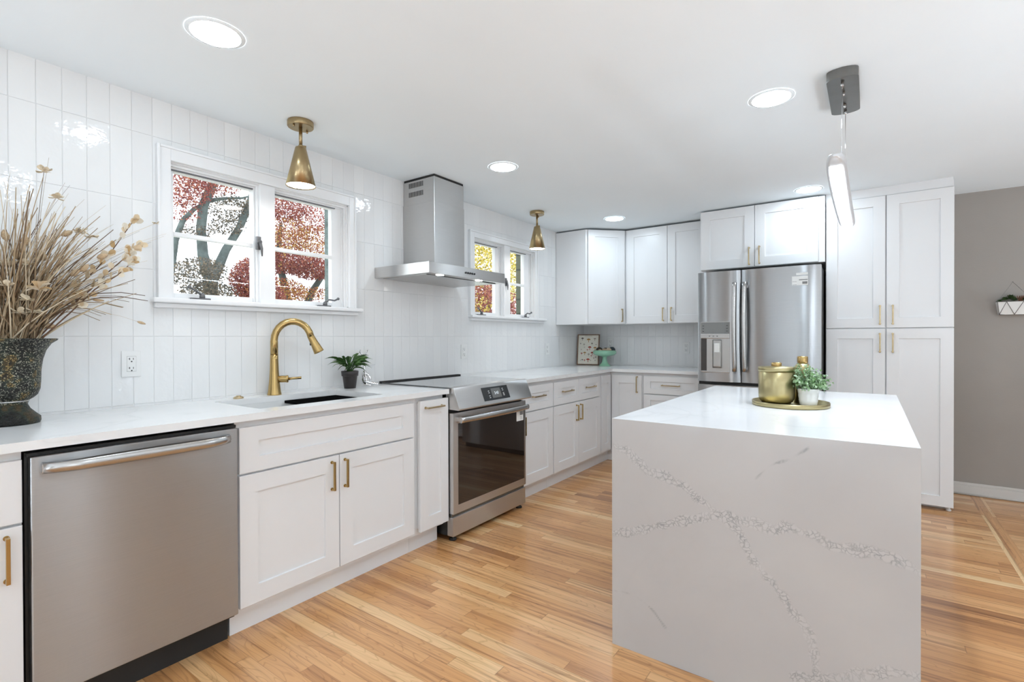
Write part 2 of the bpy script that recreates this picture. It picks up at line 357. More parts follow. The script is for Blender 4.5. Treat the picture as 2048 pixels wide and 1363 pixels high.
    def build(s, name, mat, parent=None, smooth=None):
        off = Vector((0, 0, 0)); q = parent
        while q is not None: off += q.location; q = q.parent
        bmesh.ops.recalc_face_normals(s.b, faces=s.b.faces[:])
        if off.length > 0: bmesh.ops.translate(s.b, verts=s.b.verts[:], vec=-off)
        me = bpy.data.meshes.new(name); s.b.to_mesh(me); s.b.free()
        for m in (mat if isinstance(mat, (list, tuple)) else [mat]): me.materials.append(m)
        if smooth is not None:
            for p in me.polygons: p.use_smooth = smooth
        o = bpy.data.objects.new(name, me); COL.objects.link(o); o.parent = parent
        return o
def frame(O, U, Nn):
    O, U, Nn = Vector(O), Vector(U).normalized(), Vector(Nn).normalized()
    return lambda u, v, n: O + U * u + Nn * n + Vector((0, 0, v))
def tag(o, label, cat, group=None):
    o['label'] = label; o['category'] = cat
    if group: o['group'] = group
    return o
def thing(name, label, cat, loc, group=None):
    o = bpy.data.objects.new(name, None); COL.objects.link(o); o.location = loc; o.empty_display_size = .05
    return tag(o, label, cat, group)
def struct(o): o['kind'] = 'structure'; return o
def dup(root, loc, label=None, group=None):
    def cp(o, par):
        c = o.copy(); COL.objects.link(c); c.parent = par
        for ch in o.children: cp(ch, c)
        return c
    r = cp(root, None); r.location = loc
    if label: r['label'] = label
    if group: r['group'] = group
    return r
def text_mesh(body, size, name, mat, parent, origin, U, V):
    cu = bpy.data.curves.new('t', 'FONT'); cu.body = body; cu.size = size; cu.align_x = 'CENTER'; cu.align_y = 'CENTER'; cu.extrude = .0003
    t = bpy.data.objects.new('t', cu); COL.objects.link(t)
    dg = bpy.context.evaluated_depsgraph_get(); me = bpy.data.meshes.new_from_object(t.evaluated_get(dg))
    bpy.data.objects.remove(t)
    U, V = Vector(U).normalized(), Vector(V).normalized(); Nn = U.cross(V)
    m = Matrix((U, V, Nn)).transposed().to_4x4(); m.translation = Vector(origin) - (parent.location if parent.parent is None else parent.parent.location)
    me.transform(m); me.materials.clear(); me.materials.append(mat); me.name = name
    o = bpy.data.objects.new(name, me); COL.objects.link(o); o.parent = parent
    return o

# ------------------------------------------------------------------ the room
YB, XR, YF = 5.166, 6.3, -2.6
mb = MB()
mb.poly([(0, YF, 0), (3.285, YF, 0), (3.285, YB, 0), (0, YB, 0)])
mb.poly([(3.285, YF, 0), (3.361, YF, 0), (3.361, YB, 0), (3.285, YB, 0)])
mb.poly([(3.361, YF, 0), (XR, YF, 0), (XR, YB, 0), (3.361, YB, 0)])
fl = struct(mb.build('floor', [WOOD_X, WOOD_Y])); fl.data.polygons[1].material_index = 1
ms = fl.modifiers.new('slab', 'SOLIDIFY'); ms.thickness = .1; ms.offset = -1
struct(MB().box(-.15, XR + .15, YF - .15, YB + .15, H, H + .12).build('ceiling', CEIL))
W1 = (.985, 1.968, 1.405, 2.045); W2 = (3.185, 4.105, 1.405, 2.045)
mb = MB(); T = -.15
mb.box(T, 0, YF - .15, YB, -.1, W1[2]).box(T, 0, YF - .15, YB, W1[3], H)
mb.box(T, 0, YF - .15, W1[0], W1[2], W1[3]).box(T, 0, W1[1], W2[0], W1[2], W1[3]).box(T, 0, W2[1], YB, W1[2], W1[3])
struct(mb.build('wall_left', TILE_Y))
mb = MB(); mb.box(T, XR + .15, YB, YB + .15, -.1, H)
struct(mb.build('wall_back', GREIGE))
struct(MB().box(.0, 1.49, YB - .008, YB, .90, 1.37).build('trim_1', TILE_X))
# right and front walls, with unseen windows added to let more light in
mb = MB(); mb.box(XR, XR + .15, YF - .15, YB, -.1, .3).box(XR, XR + .15, YF - .15, YB, 2.15, H)
for a, b in ((YF - .15, -1.9), (.2, 1.66), (2.04, 3.35), (3.75, YB)): mb.box(XR, XR + .15, a, b, .3, 2.15)
struct(mb.build('wall_right', GREIGE))
mb = MB(); mb.box(0, XR, YF - .15, YF, -.1, .05).box(0, XR, YF - .15, YF, 2.15, H)
for a, b in ((0, 1.15), (1.95, 3.9), (5.6, XR)): mb.box(a, b, YF - .15, YF, .05, 2.15)
struct(mb.build('wall_front', GREIGE))
def added_window(n, x0, x1, y0, y1, z0, z1):  # unseen window, added for its light on ceiling and steel
    w = struct(thing('window_%d' % n, 'unseen white framed window added for daylight', 'window', ((x0 + x1) / 2, (y0 + y1) / 2, z0)))
    del w['label'], w['category']
    mb = MB(); t = .05; al = x1 - x0 < .3
    if al:
        xm = (x0 + x1) / 2
        mb.box(xm - .03, xm + .03, y0, y1, z0, z0 + t).box(xm - .03, xm + .03, y0, y1, z1 - t, z1)
        for y in (y0, (y0 + y1) / 2 - t / 2, y1 - t): mb.box(xm - .03, xm + .03, y, y + t, z0 + t, z1 - t)
        g = MB().box(xm - .003, xm + .003, y0 + t, y1 - t, z0 + t, z1 - t)
    else:
        ym = (y0 + y1) / 2
        mb.box(x0, x1, ym - .03, ym + .03, z0, z0 + t).box(x0, x1, ym - .03, ym + .03, z1 - t, z1)
        for x in (x0, (x0 + x1) / 2 - t / 2, x1 - t): mb.box(x, x + t, ym - .03, ym + .03, z0 + t, z1 - t)
        g = MB().box(x0 + t, x1 - t, ym - .003, ym + .003, z0 + t, z1 - t)
    mb.build('sash_frame', TRIM, w); g.build('pane', GLASS, w)
added_window(3, XR, XR + .15, -1.9, .2, .3, 2.15); added_window(4, XR, XR + .15, 1.66, 2.04, .3, 2.15); added_window(7, XR, XR + .15, 3.35, 3.75, .3, 2.15)
added_window(5, 1.15, 1.95, YF - .15, YF, .05, 2.15); added_window(6, 3.9, 5.6, YF - .15, YF, .05, 2.15)
mb = MB(); mb.box(3.145, XR, YB - .014, YB, 0, .075, .002).box(3.145, XR, YB - .011, YB, .075, .095, .004)
mb.cyl((3.145, YB - .016, .008), (XR, YB - .016, .008), .008)
struct(mb.build('baseboard_back', BASEB))

# ------------------------------------------------------------------ left wall windows
def casement(n, y0, y1, z0, z1, ym0, ym1, glassL, glassR, co, crank_l, crank_r, lock):
    w = struct(thing('window_%d' % n, 'w', 'w', (0, (y0 + y1) / 2, z0))); del w['label'], w['category']
    mb = MB()                                                       # flat casing with a raised outer bead
    for a, b, c, d in ((co[0], y0, z0 - .01, co[3]), (y1, co[1], z0 - .01, co[3]), (y0, y1, z1, co[3])): mb.box(0, .02, a + (.002 if a == co[0] else 0), b - (.002 if b == co[1] else 0), c, d - .002, .002)
    for a, b, c, d in ((co[0], co[0] + .012, z0 - .01, co[3]), (co[1] - .012, co[1], z0 - .01, co[3]), (co[0] + .012, co[1] - .012, co[3] - .012, co[3])): mb.box(0, .027, a, b, c, d, .003)
    mb.build('casing', TRIM, w)
    mb = MB(); mb.box(-.149, 0, y0, y0 + .006, z0, z1).box(-.149, 0, y1 - .006, y1, z0, z1).box(-.149, 0, y0, y1, z1 - .006, z1).box(-.149, 0, y0, y1, z0, z0 + .006)
    for d, e in ((-.012, .010), (-.028, .018)):                     # stepped stops
        zt_ = z1 - .006 - e; mb.box(d - .014, d, y1 - .006 - e, y1 - .0061, z0 + .006, zt_).box(d - .014, d, ym0 - e, ym0 - .0001, z0 + .006, zt_).box(d - .014, d, y0 + .0061, ym0 - .0001, zt_, z1 - .0061).box(d - .014, d, ym1 + .0001, y1 - .0061, zt_, z1 - .0061)
    mb.build('jamb', TRIM, w)
    MB().box(-.11, .008, ym0, ym1, z0, z1, .003).build('mullion', TRIM, w)
    sl = MB().box(-.04, .048, co[4], co[5], 1.382, 1.405, .007, 3).build('sill', TRIM, w)
    MB().box(0, .026, co[4] + .012, co[5] - .025, 1.36, 1.382, .004).build('apron', TRIM, sl)
    for (a, b), (ga, gb) in (((y0 + .006, ym0), glassL), ((ym1, y1 - .006), glassR)):
        gz0, gz1, X0, X1 = 1.436, 2.012, -.075, -.040
        mb = MB(); mb.box(X0, X1, a, ga, z0 + .006, z1 - .006, .002).box(X0, X1, gb, b, z0 + .006, z1 - .006, .002)
        mb.box(X0, X1, ga, gb, z0 + .006, gz0, .002).box(X0, X1, ga, gb, gz1, z1 - .006, .002)
        s = mb.build('sash', TRIM, w)
        MB().box(X0 + .006, X1 + .002, ga, gb, 1.707, 1.727, .002).build('muntin', TRIM, s)
        MB().box(-.060, -.056, ga, gb, gz0, gz1).build('pane', GLASS, s)
        MB().box(X1 - .002, X1 + .010, a, gb + .02, gz1 + .004, gz1 + .014).build('weather_strip', IRON, s)
    for (a, b), hd in ((crank_l, -1), (crank_r, 1)):                # crank operators on the stool
        mb = MB(); zz = 1.4055; c = (a + b) / 2 + .01
        mb.box(-.018, .016, a, b, zz, zz + .009, .003).lathe([(.013, 0), (.012, .018), (.007, .026)], (.002, c, zz + .007), 12)
        p = [(.002, c, zz + .028), (.006, c + hd * .025, zz + .044), (.012, c + hd * .058, zz + .040), (.014, c + hd * .082, zz + .052)] if hd > 0 else [(.002, c, zz + .022), (.006, c - .02, zz + .036), (.012, c - .05, zz + .052), (.016, c - .062, zz + .058)]
        mb.tube(p, [.006, .0055, .005, .006], 8).ball(p[-1], .009, 10)
        mb.build('crank', IRON, w)
    mb = MB(); y, z = lock; mb.box(-.004, .016, y - .012, y + .010, z - .035, z + .035, .003).lathe([(.012, 0), (.012, .008)], (.014, y, z + .006), 12, (1, 0, 0))
    mb.tube([(.022, y, z + .006), (.027, y + .006, z - .03), (.024, y + .010, z - .07)], [.008, .007, .003], 8)
    mb.build('sash_lock', IRON, w)
casement(1, *W1, 1.409, 1.492, (1.016, 1.392), (1.514, 1.879), (.928, 2.015, 0, 2.11, .903, 2.051), (1.068, 1.157), (1.751, 1.837), (1.400, 1.725))
casement(2, *W2, 3.615, 3.705, (3.262, 3.54), (3.735, 3.998), (3.125, 4.155, 0, 2.10, 3.124, 4.281), (3.234, 3.341), (3.895, 4.003), (3.634, 1.715))

# ------------------------------------------------------------------ cabinetry helpers
def shaker(F, u0, u1, v0, v1, t=.02, rail=.075, rh=None, depth=.009):
    rh = rh or rail; mb = MB(); b = mb.b; e = .0015
    def ring(a, c, n): return [b.verts.new(F(u0 + a, v0 + c, n)), b.verts.new(F(u1 - a, v0 + c, n)), b.verts.new(F(u1 - a, v1 - c, n)), b.verts.new(F(u0 + a, v1 - c, n))]
    L = [ring(0, 0, 0), ring(0, 0, t - e), ring(e, e, t), ring(rail, rh, t), ring(rail + .0015, rh + .0015, t - depth)]
    b.faces.new(L[0][::-1])
    for a, c in zip(L, L[1:]):
        for i in range(4): b.faces.new((a[i], a[(i + 1) % 4], c[(i + 1) % 4], c[i]))
    b.faces.new(L[-1]); return mb
def pull(F, u, v, n, L=.135, vert=True):
    mb = MB(); r = .0048; h = .028; d = L / 2 - .006
    f = (lambda a, k: F(u, v + a, n + k)) if vert else (lambda a, k: F(u + a, v, n + k))
    def bx(a0, a1, k0, k1):
        if vert: mb.fbox(F, u - r, u + r, v + a0, v + a1, n + k0, n + k1, .0012)
        else: mb.fbox(F, u + a0, u + a1, v - r, v + r, n + k0, n + k1, .0012)
    bx(-L / 2, L / 2, h - .009, h); bx(-L / 2, -L / 2 + .009, 0, h - .008); bx(L / 2 - .009, L / 2, 0, h - .008)
    for s in (-1, 1):
        p = f(s * (L / 2 - .0045), 0); q = f(s * (L / 2 - .0045), .004); mb.cyl(p, q, .0075, None, 12)
    return mb
FL = frame((.585, 0, 0), (0, 1, 0), (1, 0, 0))                      # left run: u = y, n out of the box front
FB = frame((0, 4.58, 0), (1, 0, 0), (0, -1, 0))                     # back run: u = x
def carcass(F, u0, u1, z0, z1, dep, toe=True, kick=.05):
    mb = MB(); mb.fbox(F, u0, u1, z0, z1, -dep, 0, .001)
    return mb
def base_cab(name, label, F, u0, u1, doors, drawers, false_front=None, loc=None):
    p = F((u0 + u1) / 2, 0, -.25); c = thing(name, label, 'cabinet', p)
    if false_front:                                                 # hollow box, the sink hangs inside
        mb = MB(); mb.fbox(F, u0, u0 + .018, .105, .885, -.575, 0).fbox(F, u1 - .018, u1, .105, .885, -.575, 0).fbox(F, u0 + .018, u1 - .018, .105, .125, -.575, 0)
        mb.fbox(F, u0 + .018, u1 - .018, .64, .885, -.018, 0).fbox(F, u0 + .018, u1 - .018, .125, .60, -.575, -.565).build('box', WHITE, c)
    else: carcass(F, u0, u1, .105, .885, .575).build('box', WHITE, c)
    MB().fbox(F, u0, u1, 0, .105, -.575, -.05).build('toe_kick', WHITE, c)
    for d in drawers:
        o = shaker(F, d[0], d[1], .669, .856, rail=.06, rh=.057).build('drawer', WHITE, c); pull(F, (d[0] + d[1]) / 2 + .004, .772, .02, .165, False).build('handle', BRASSP, o)
    for d in doors:
        o = shaker(F, d[0], d[1], .125, .661).build('door', WHITE, c)
        if d[2] is not None: pull(F, d[2], .570, .02).build('handle', BRASS, o)
    if false_front: shaker(F, *false_front, .669, .856, rail=.08, rh=.06).build('drawer_front', WHITE, c)
    return c
base_cab('base_cabinet', 'white shaker base cabinet left of the dishwasher at the photo edge', FL, -.62, .370, [(-.10, .368, .333), (-.60, -.105, None)], [(-.60, .368)])
base_cab('sink_cabinet', 'wide white sink base cabinet with two doors between dishwasher and narrow pull-out', FL, .992, 1.972, [(1.002, 1.467, 1.426), (1.471, 1.950, 1.498)], [], (1.002, 1.950))
c = thing('pullout_cabinet', 'narrow white pull-out cabinet between the sink cabinet and the oven range', 'cabinet', FL(2.09, 0, -.25))
carcass(FL, 1.973, 2.200, .105, .885, .575).build('box', WHITE, c); MB().fbox(FL, 1.973, 2.200, 0, .105, -.575, -.05).build('toe_kick', WHITE, c)
MB().fbox(FL, 1.99, 2.195, .14, .85, 0, .019).build('pullout_frame', WHITE, c)
FP = frame((.604, 0, 0), (0, 1, 0), (1, 0, 0))
o = shaker(FP, 1.981, 2.209, .128, .862, rail=.062, rh=.075).build('door', WHITE, c); pull(FP, 2.085, .822, .02, .14, False).build('handle', BRASSP, o)
base_cab('base_cabinet', 'white one-drawer one-door base cabinet right beside the oven range', FL, 2.990, 3.462, [(3.000, 3.455, 3.03)], [(3.000, 3.455)])
base_cab('base_cabinet', 'white base cabinet with two small drawers over paired doors near the corner', FL, 3.463, 4.330, [(3.470, 3.888, 3.845), (3.892, 4.318, 3.918)], [(3.470, 3.888), (3.892, 4.318)])
c = thing('corner_base_cabinet', 'white corner base cabinet with folding door where the two runs meet', 'cabinet', (.4, 4.8, 0))
mb = MB(); mb.prism([(.012, 4.331, .105), (.585, 4.331, .105), (.585, 4.58, .105), (.920, 4.58, .105), (.920, 5.155, .105), (.012, 5.155, .105)], (0, 0, .78)); mb.build('box', WHITE, c)
mb = MB(); mb.prism([(.012, 4.331, 0), (.535, 4.331, 0), (.535, 4.63, 0), (.920, 4.63, 0), (.920, 5.155, 0), (.012, 5.155, 0)], (0, 0, .105)); mb.build('toe_kick', WHITE, c)
shaker(FL, 4.350, 4.556, .125, .856, rail=.062, rh=.075).build('door', WHITE, c)
o = shaker(FB, .610, .912, .125, .856, rail=.075).build('door', WHITE, c); pull(FB, .872, .770, .02, .155).build('handle', BRASSP, o)
c = thing('drawer_cabinet', 'white drawer base cabinet on the back wall left of the refrigerator', 'cabinet', (1.18, 4.87, 0))
carcass(FB, .922, 1.475, .105, .885, .575).build('box', WHITE, c); MB().fbox(FB, .922, 1.475, 0, .105, -.575, -.05).build('toe_kick', WHITE, c)
for a, b, z in ((.690, .856, .775), (.410, .682, .56), (.125, .402, .28)):
    o = shaker(FB, .934, 1.465, a, b, rail=.065, rh=.05).build('drawer', WHITE, c); pull(FB, 1.19, z, .02, .165, False).build('handle', BRASSP, o)

# upper cabinets
ZU0, ZU1, YU = 1.350, 2.300, 4.835
FU = frame((0, YU, 0), (1, 0, 0), (0, -1, 0))
c = thing('corner_wall_cabinet', 'white diagonal corner wall cabinet above the mushroom print', 'cabinet', (.3, 4.9, ZU0))
P = [(.003, 4.530), (.345, 4.530), (.640, 4.828), (.640, 5.160), (.003, 5.160)]
MB().prism([(x, y, ZU0) for x, y in P], (0, 0, ZU1 - ZU0), .001).build('box', WHITE, c)
d = Vector((.295, .298, 0)); Ld = d.length; FD = frame((.345, 4.530, 0), d, (d.y, -d.x, 0))
o = shaker(FD, .022, Ld - .012, ZU0 + .004, ZU1 - .004, rail=.07).build('door', WHITE, c); pull(FD, Ld - .045, ZU0 + .09, .02, .13).build('handle', BRASSP, o)
c = thing('wall_cabinet', 'tall white two-door wall cabinet between corner cabinet and refrigerator cabinet', 'cabinet', (1.05, 5, ZU0))
MB().box(.642, 1.452, YU, 5.160, ZU0, ZU1, .001).build('box', WHITE, c)
o = shaker(FU, .662, 1.073, ZU0 + .004, ZU1 - .004).build('door', WHITE, c); pull(FU, 1.036, ZU0 + .09, .02, .13).build('handle', BRASSP, o)
o = shaker(FU, 1.077, 1.440, ZU0 + .004, ZU1 - .004).build('door', WHITE, c); pull(FU, 1.115, ZU0 + .09, .02, .13).build('handle', BRASSP, o)
FF = frame((0, 4.545, 0), (1, 0, 0), (0, -1, 0))
c = thing('refrigerator_cabinet', 'white two-door cabinet mounted above the steel refrigerator', 'cabinet', (1.9, 4.85, 1.79))
MB().box(1.456, 2.385, 4.545, 5.160, 1.795, 2.303, .001).build('box', WHITE, c)
o = shaker(FF, 1.466, 1.891, 1.798, 2.300).build('door', WHITE, c); pull(FF, 1.853, 1.886, .02, .145).build('handle', BRASSP, o)
o = shaker(FF, 1.895, 2.342, 1.798, 2.300).build('door', WHITE, c); pull(FF, 1.930, 1.889, .02, .145).build('handle', BRASSP, o)
FPn = frame((0, 4.590, 0), (1, 0, 0), (0, -1, 0))
c = thing('pantry_cabinet', 'floor-to-ceiling white four-door pantry cabinet right of the refrigerator', 'cabinet', (2.76, 4.9, 0))
MB().box(2.388, 3.138, 4.590, 5.160, .05, 2.3, .001).build('box', WHITE, c)
MB().box(2.388, 3.134, 4.582, 5.160, 2.250, H, .001).build('frieze', WHITE, c)
MB().box(2.40, 3.12, 4.66, 5.15, 0, .05).build('toe_kick', WHITE, c)
MB().lathe([(.014, 0), (.017, .006), (.010, .014), (.009, .05)], (3.115, 4.612, 0), 14).build('foot', WHITE, c)
for u0, u1, hx in ((2.392, 2.758, 2.727), (2.766, 3.138, 2.802)):
    o = shaker(FPn, u0, u1, 1.282, 2.247, rail=.072).build('door', WHITE, c); pull(FPn, hx, 1.376, .02, .14).build('handle', BRASSP, o)
    o = shaker(FPn, u0, u1, .032, 1.275, rail=.072).build('door', WHITE, c); pull(FPn, hx, 1.172, .02, .14).build('handle', BRASSP, o)

# ------------------------------------------------------------------ countertops and sink
SX0, SX1, SY0, SY1 = .115, .530, 1.125, 1.800
c = thing('countertop', 'white quartz countertop holding the sink and brass faucet', 'countertop', (.32, .8, .886))
mb = MB(); z0, z1 = .886, .914
mb.box(.001, .635, -.65, SY0, z0, z1).box(.001, .635, SY1, 2.205, z0, z1).box(.001, SX0, SY0, SY1, z0, z1).box(SX1, .635, SY0, SY1, z0, z1)
bmesh.ops.remove_doubles(mb.b, verts=mb.b.verts[:], dist=1e-5)
mb.build('slab', QUARTZ, c)
sk = thing('sink', 'undermount white kitchen sink set into the left countertop', 'sink', (.32, 1.46, .66))
mb = MB(); t = .012; zb = .68
mb.box(SX0 - t, SX1 + t, SY0 - t, SY1 + t, zb - t, zb)
mb.box(SX0 - t, SX0 - .0005, SY0 - t, SY1 + t, zb, .8855).box(SX1 + .0005, SX1 + t, SY0 - t, SY1 + t, zb, .8855).box(SX0, SX1, SY0 - t, SY0 - .0005, zb, .8855).box(SX0, SX1, SY1 + .0005, SY1 + t, zb, .8855)
mb.build('basin', SINKM, sk)
MB().lathe([(.045, 0), (.045, .004), (.030, .004), (.028, .001)], (.32, 1.40, zb), 24).build('drain', STEEL_PLAIN, sk)
g = thing('drying_rack', 'dark slotted drying rack lying across the right half of the sink', 'rack', (.33, 1.63, .871))
mb = MB(); a, b = 1.475, 1.790
mb.box(SX0 + .004, SX1 - .004, a, a + .010, .8705, .885, .002).box(SX0 + .004, SX1 - .004, b - .010, b, .8705, .885, .002)
mb.box(SX0 + .004, SX0 + .012, a, b, .8705, .885, .002).box(SX1 - .012, SX1 - .004, a, b, .8705, .885, .002)
mb.build('rim', RACK, g)
mb = MB()
for k in range(26): y = a + .014 + k * .0115; mb.box(SX0 + .012, SX1 - .012, y, y + .0055, .873, .882)
mb.build('slats', RACK, g)
c = thing('countertop', 'white quartz L-shaped countertop from the range around the far corner', 'countertop', (.4, 4.5, .886))
MB().prism([(.001, 2.992, z0), (.635, 2.992, z0), (.635, 4.532, z0), (1.485, 4.532, z0), (1.485, 5.157, z0), (.001, 5.157, z0)], (0, 0, .028), .001).build('slab', QUARTZ, c)

# ------------------------------------------------------------------ faucet and button
f = thing('faucet', 'tall brushed brass gooseneck pull-down faucet behind the sink', 'faucet', (.062, 1.452, .914)); fx, fy = .062, 1.452
MB().lathe([(.036, 0), (.0355, .004), (.032, .02), (.0265, .07), (.0225, .13), (.0205, .19), (.0200, .215)], (fx, fy, .9142), 28).build('body', BRASS, f)
sp = Vector((.45, .89, 0)).normalized(); pts = [Vector((fx, fy, 1.128)), Vector((fx, fy, 1.20))]
for k in range(0, 13):
    a = math.pi - math.radians(168) * k / 12; pts.append(Vector((fx, fy, 1.205)) + sp * (.093 + .093 * math.cos(a)) + Vector((0, 0, .093 * math.sin(a) * 1.12)))
MB().tube(pts, [.0195] * 2 + [.0185] * 13, 18).build('spout', BRASS, f)
e = pts[-1]; dn = (pts[-1] - pts[-2]).normalized(); dn = (dn + sp * .18).normalized()
hd = MB().lathe([(.0175, -.005), (.0185, .0), (.0205, .035), (.0265, .085), (.0280, .095), (.026, .097)], e, 22, dn).build('spray_head', BRASS, f)
q_ = e + dn * .042 - sp * .0205; MB().box(q_.x - .004, q_.x + .004, q_.y - .003, q_.y + .003, q_.z - .012, q_.z + .012, .002).build('button', BLACKM, hd)
hv = Vector((.62, .78, 0)).normalized(); hb = Vector((fx, fy, .998))
mb = MB().lathe([(.016, .012), (.0185, .035), (.0185, .058), (.0200, .062), (.0200, .068), (.014, .071)], hb, 20, hv)
mb.build('valve', BRASS, f)
MB().tube([hb + hv * .068, hb + hv * .09 + Vector((0, 0, .002)), hb + hv * .135 + Vector((0, 0, .005))], [.0075, .0065, .0075], 14).build('lever', BRASS, f)
tag(MB().lathe([(.024, 0), (.024, .004), (.020, .009), (.012, .011), (.011, .014), (.002, .015)], (.065, 1.262, .9142), 24).build('air_switch_button', BRASSP), 'small round brass air switch button on the countertop left of faucet', 'button')

# ------------------------------------------------------------------ dishwasher
d = thing('dishwasher', 'stainless steel dishwasher with a bowed bar handle', 'dishwasher', (.3, .685, 0))
MB().box(.02, .585, .376, .988, .10, .872).build('tub', BLACK, d)
MB().box(.05, .545, .376, .980, .0, .118).build('toe_panel', BLACKM, d)
dr = MB().box(.590, .622, .383, .987, .121, .862, .004, 3).build('door', STEEL, d)
MB().box(.585, .604, .379, .9895, .8615, .872, .001).build('control_strip', BLACKM, dr)
mb = MB(); rs = []
for k in range(21):
    t = k / 20; y = .408 + .545 * t; bow = math.sin(math.pi * t); x = .634 + .030 * min(1, bow * 2.2) ** .7; h = .0175 * (1 + .12 * bow)
    zc = .826; rs.append([(x - .006, y, zc - h), (x + .006, y, zc - h * .75), (x + .011, y, zc), (x + .006, y, zc + h * .75), (x - .006, y, zc + h), (x - .010, y, zc)])
mb.rings(rs)
for y in (.416, .944): mb.box(.620, .640, y - .010, y + .010, .812, .840, .003)
mb.build('handle', STEEL_PLAIN, dr)

# ------------------------------------------------------------------ range
r = thing('oven_range', 'stainless steel slide-in electric range with dark oven window', 'range', (.33, 2.6, 0)); y0, y1 = 2.216, 2.986
MB().box(.03, .615, y0 + .004, y1 - .004, .03, .905).build('body', BLACK, r)
for x in (.10, .618):
    for y in (y0 + .035, y1 - .035): MB().lathe([(.022, 0), (.022, .010), (.012, .014), (.012, .032)], (x, y, 0), 14).build('foot', BLACKM, r)
ct = MB().box(.025, .640, y0 - .008, y1 + .004, .9145, .9215, .001).build('cooktop', GLASSTOP, r)
MB().box(.004, .034, y0 - .008, y1 + .006, .9145, .930, .002).build('rear_trim', BLACKM, ct)
mb = MB(); mb.prism([(.600, y0 - .002, .790), (.702, y0 - .002, .788), (.708, y0 - .002, .797), (.658, y0 - .002, .920), (.640, y0 - .002, .9235), (.600, y0 - .002, .9235)], (0, y1 - y0 + .004, 0), .0015)
cp = mb.build('control_panel', STEELV, r)
SV = Vector((-.050, 0, .123)).normalized(); SU = Vector((0, 1, 0)); SN = SU.cross(SV)
def FS(u, v, n): return Vector((.708, u, .797)) + SV * v + SN * n
MB().hexa([FS(2.462, .022, -.001), FS(2.735, .022, -.001), FS(2.735, .022, .0015), FS(2.462, .022, .0015), FS(2.462, .110, -.001), FS(2.735, .110, -.001), FS(2.735, .110, .0015), FS(2.462, .110, .0015)]).build('display', BLACK, cp)
dp = cp.children[0]
MB().hexa([FS(2.553, .035, .001), FS(2.650, .035, .001), FS(2.650, .035, .002), FS(2.553, .035, .002), FS(2.553, .099, .001), FS(2.650, .099, .001), FS(2.650, .099, .002), FS(2.553, .099, .002)]).build('screen', STEEL_DARK, dp)
def rtext(body, size, u, v, mat, nm, par): 
    cu = bpy.data.curves.new('t', 'FONT'); cu.body = body; cu.size = size; cu.align_x = 'CENTER'; cu.align_y = 'CENTER'
    t = bpy.data.objects.new('t', cu); COL.objects.link(t); dg = bpy.context.evaluated_depsgraph_get(); me = bpy.data.meshes.new_from_object(t.evaluated_get(dg)); bpy.data.objects.remove(t)
    m = Matrix((SU, SV, SN)).transposed().to_4x4(); m.translation = FS(u, v, .0026) - r.location; me.transform(m); me.materials.clear(); me.materials.append(mat)
    o = bpy.data.objects.new(nm, me); COL.objects.link(o); o.parent = par
rtext('3:43', .026, 2.602, .066, LED, 'clock_digits', dp)
for u, vs in ((2.527, (.084, .072, .052, .040)), (2.676, (.090, .079, .060, .052, .044))):
    mb = MB()
    for v in vs: mb.hexa([FS(u - .006, v - .0022, .001), FS(u + .006, v - .0022, .001), FS(u + .006, v - .0022, .002), FS(u - .006, v - .0022, .002), FS(u - .006, v + .0022, .001), FS(u + .006, v + .0022, .001), FS(u + .006, v + .0022, .002), FS(u - .006, v + .0022, .002)])
    mb.build('touch_marks', LABELW, dp)
od = MB().box(.618, .656, y0, y1, .166, .768, .003).build('oven_door', STEELV, r)
MB().box(.6555, .6575, y0 + .044, y1 - .022, .216, .705, .0004).build('window', DGLASS, od)
mb = MB(); rs = []
for k in range(25):
    t = k / 24; y = y0 + .030 + (y1 - y0 - .052) * t; bow = math.sin(math.pi * t); x = .690 + .018 * bow; zc = .728
    rs.append([(x + .013 * math.cos(q * math.pi / 6), y, zc + .019 * math.sin(q * math.pi / 6)) for q in range(12)])
mb.rings(rs)
for y in (y0 + .040, y1 - .034): mb.box(.654, .692, y - .009, y + .009, .716, .740, .003)
mb.build('handle', STEEL_PLAIN, od)
st = MB().box(.6576, .6582, 2.868, 2.952, .632, .702).build('sticker', LABELW, od)
mb = MB(); mb.box(.6582, .6584, 2.908, 2.948, .672, .698); 
for k in range(4): mb.box(.6582, .6584, 2.912, 2.945 - .004 * k, .642 + k * .006, .6435 + k * .006)
mb.build('sticker_print', INK, st)
text_mesh('•• •••••', .010, 'badge', STEEL_PLAIN, od, (.6566, 2.61, .190), (0, 1, 0), (0, 0, 1)) if False else None
MB().box(.600, .640, y0 + .004, y1 - .004, .140, .166).build('vent_gap', STEEL_DARK, r)
MB().box(.605, .652, y0, y1, .032, .146, .004).build('drawer', STEELV, r)

# ------------------------------------------------------------------ range hood
h = thing('range_hood', 'stainless steel chimney range hood on the tiled wall above the range', 'range hood', (.2, 2.57, 1.61))
MB().box(.002, .302, 2.428, 2.732, 1.66, 2.135, .002).build('chimney', STEELV, h)
ch = MB().box(.003, .2985, 2.431, 2.729, 2.120, 2.298, .002).build('chimney_extension', STEELV, h)
MB().box(.006, .296, 2.434, 2.726, 2.298, 2.3135).build('top_gap', BLACKM, ch)
for z in (2.268, 2.206):
    mb = MB()
    for k in range(12): x = .058 + k * .0118; mb.box(x, x + .0055, 2.4300, 2.4314, z - .017, z + .017)
    mb.build('vent_slots', DARK, ch)
cn = MB(); cn.box(.002, .500, 2.177, 2.950, 1.612, 1.682, .002)
cn.rings([[(.003, 2.181, 1.682), (.496, 2.181, 1.682), (.496, 2.946, 1.682), (.003, 2.946, 1.682)], [(.003, 2.40, 1.70), (.33, 2.40, 1.70), (.33, 2.76, 1.70), (.003, 2.76, 1.70)]], True, True, smooth=False)
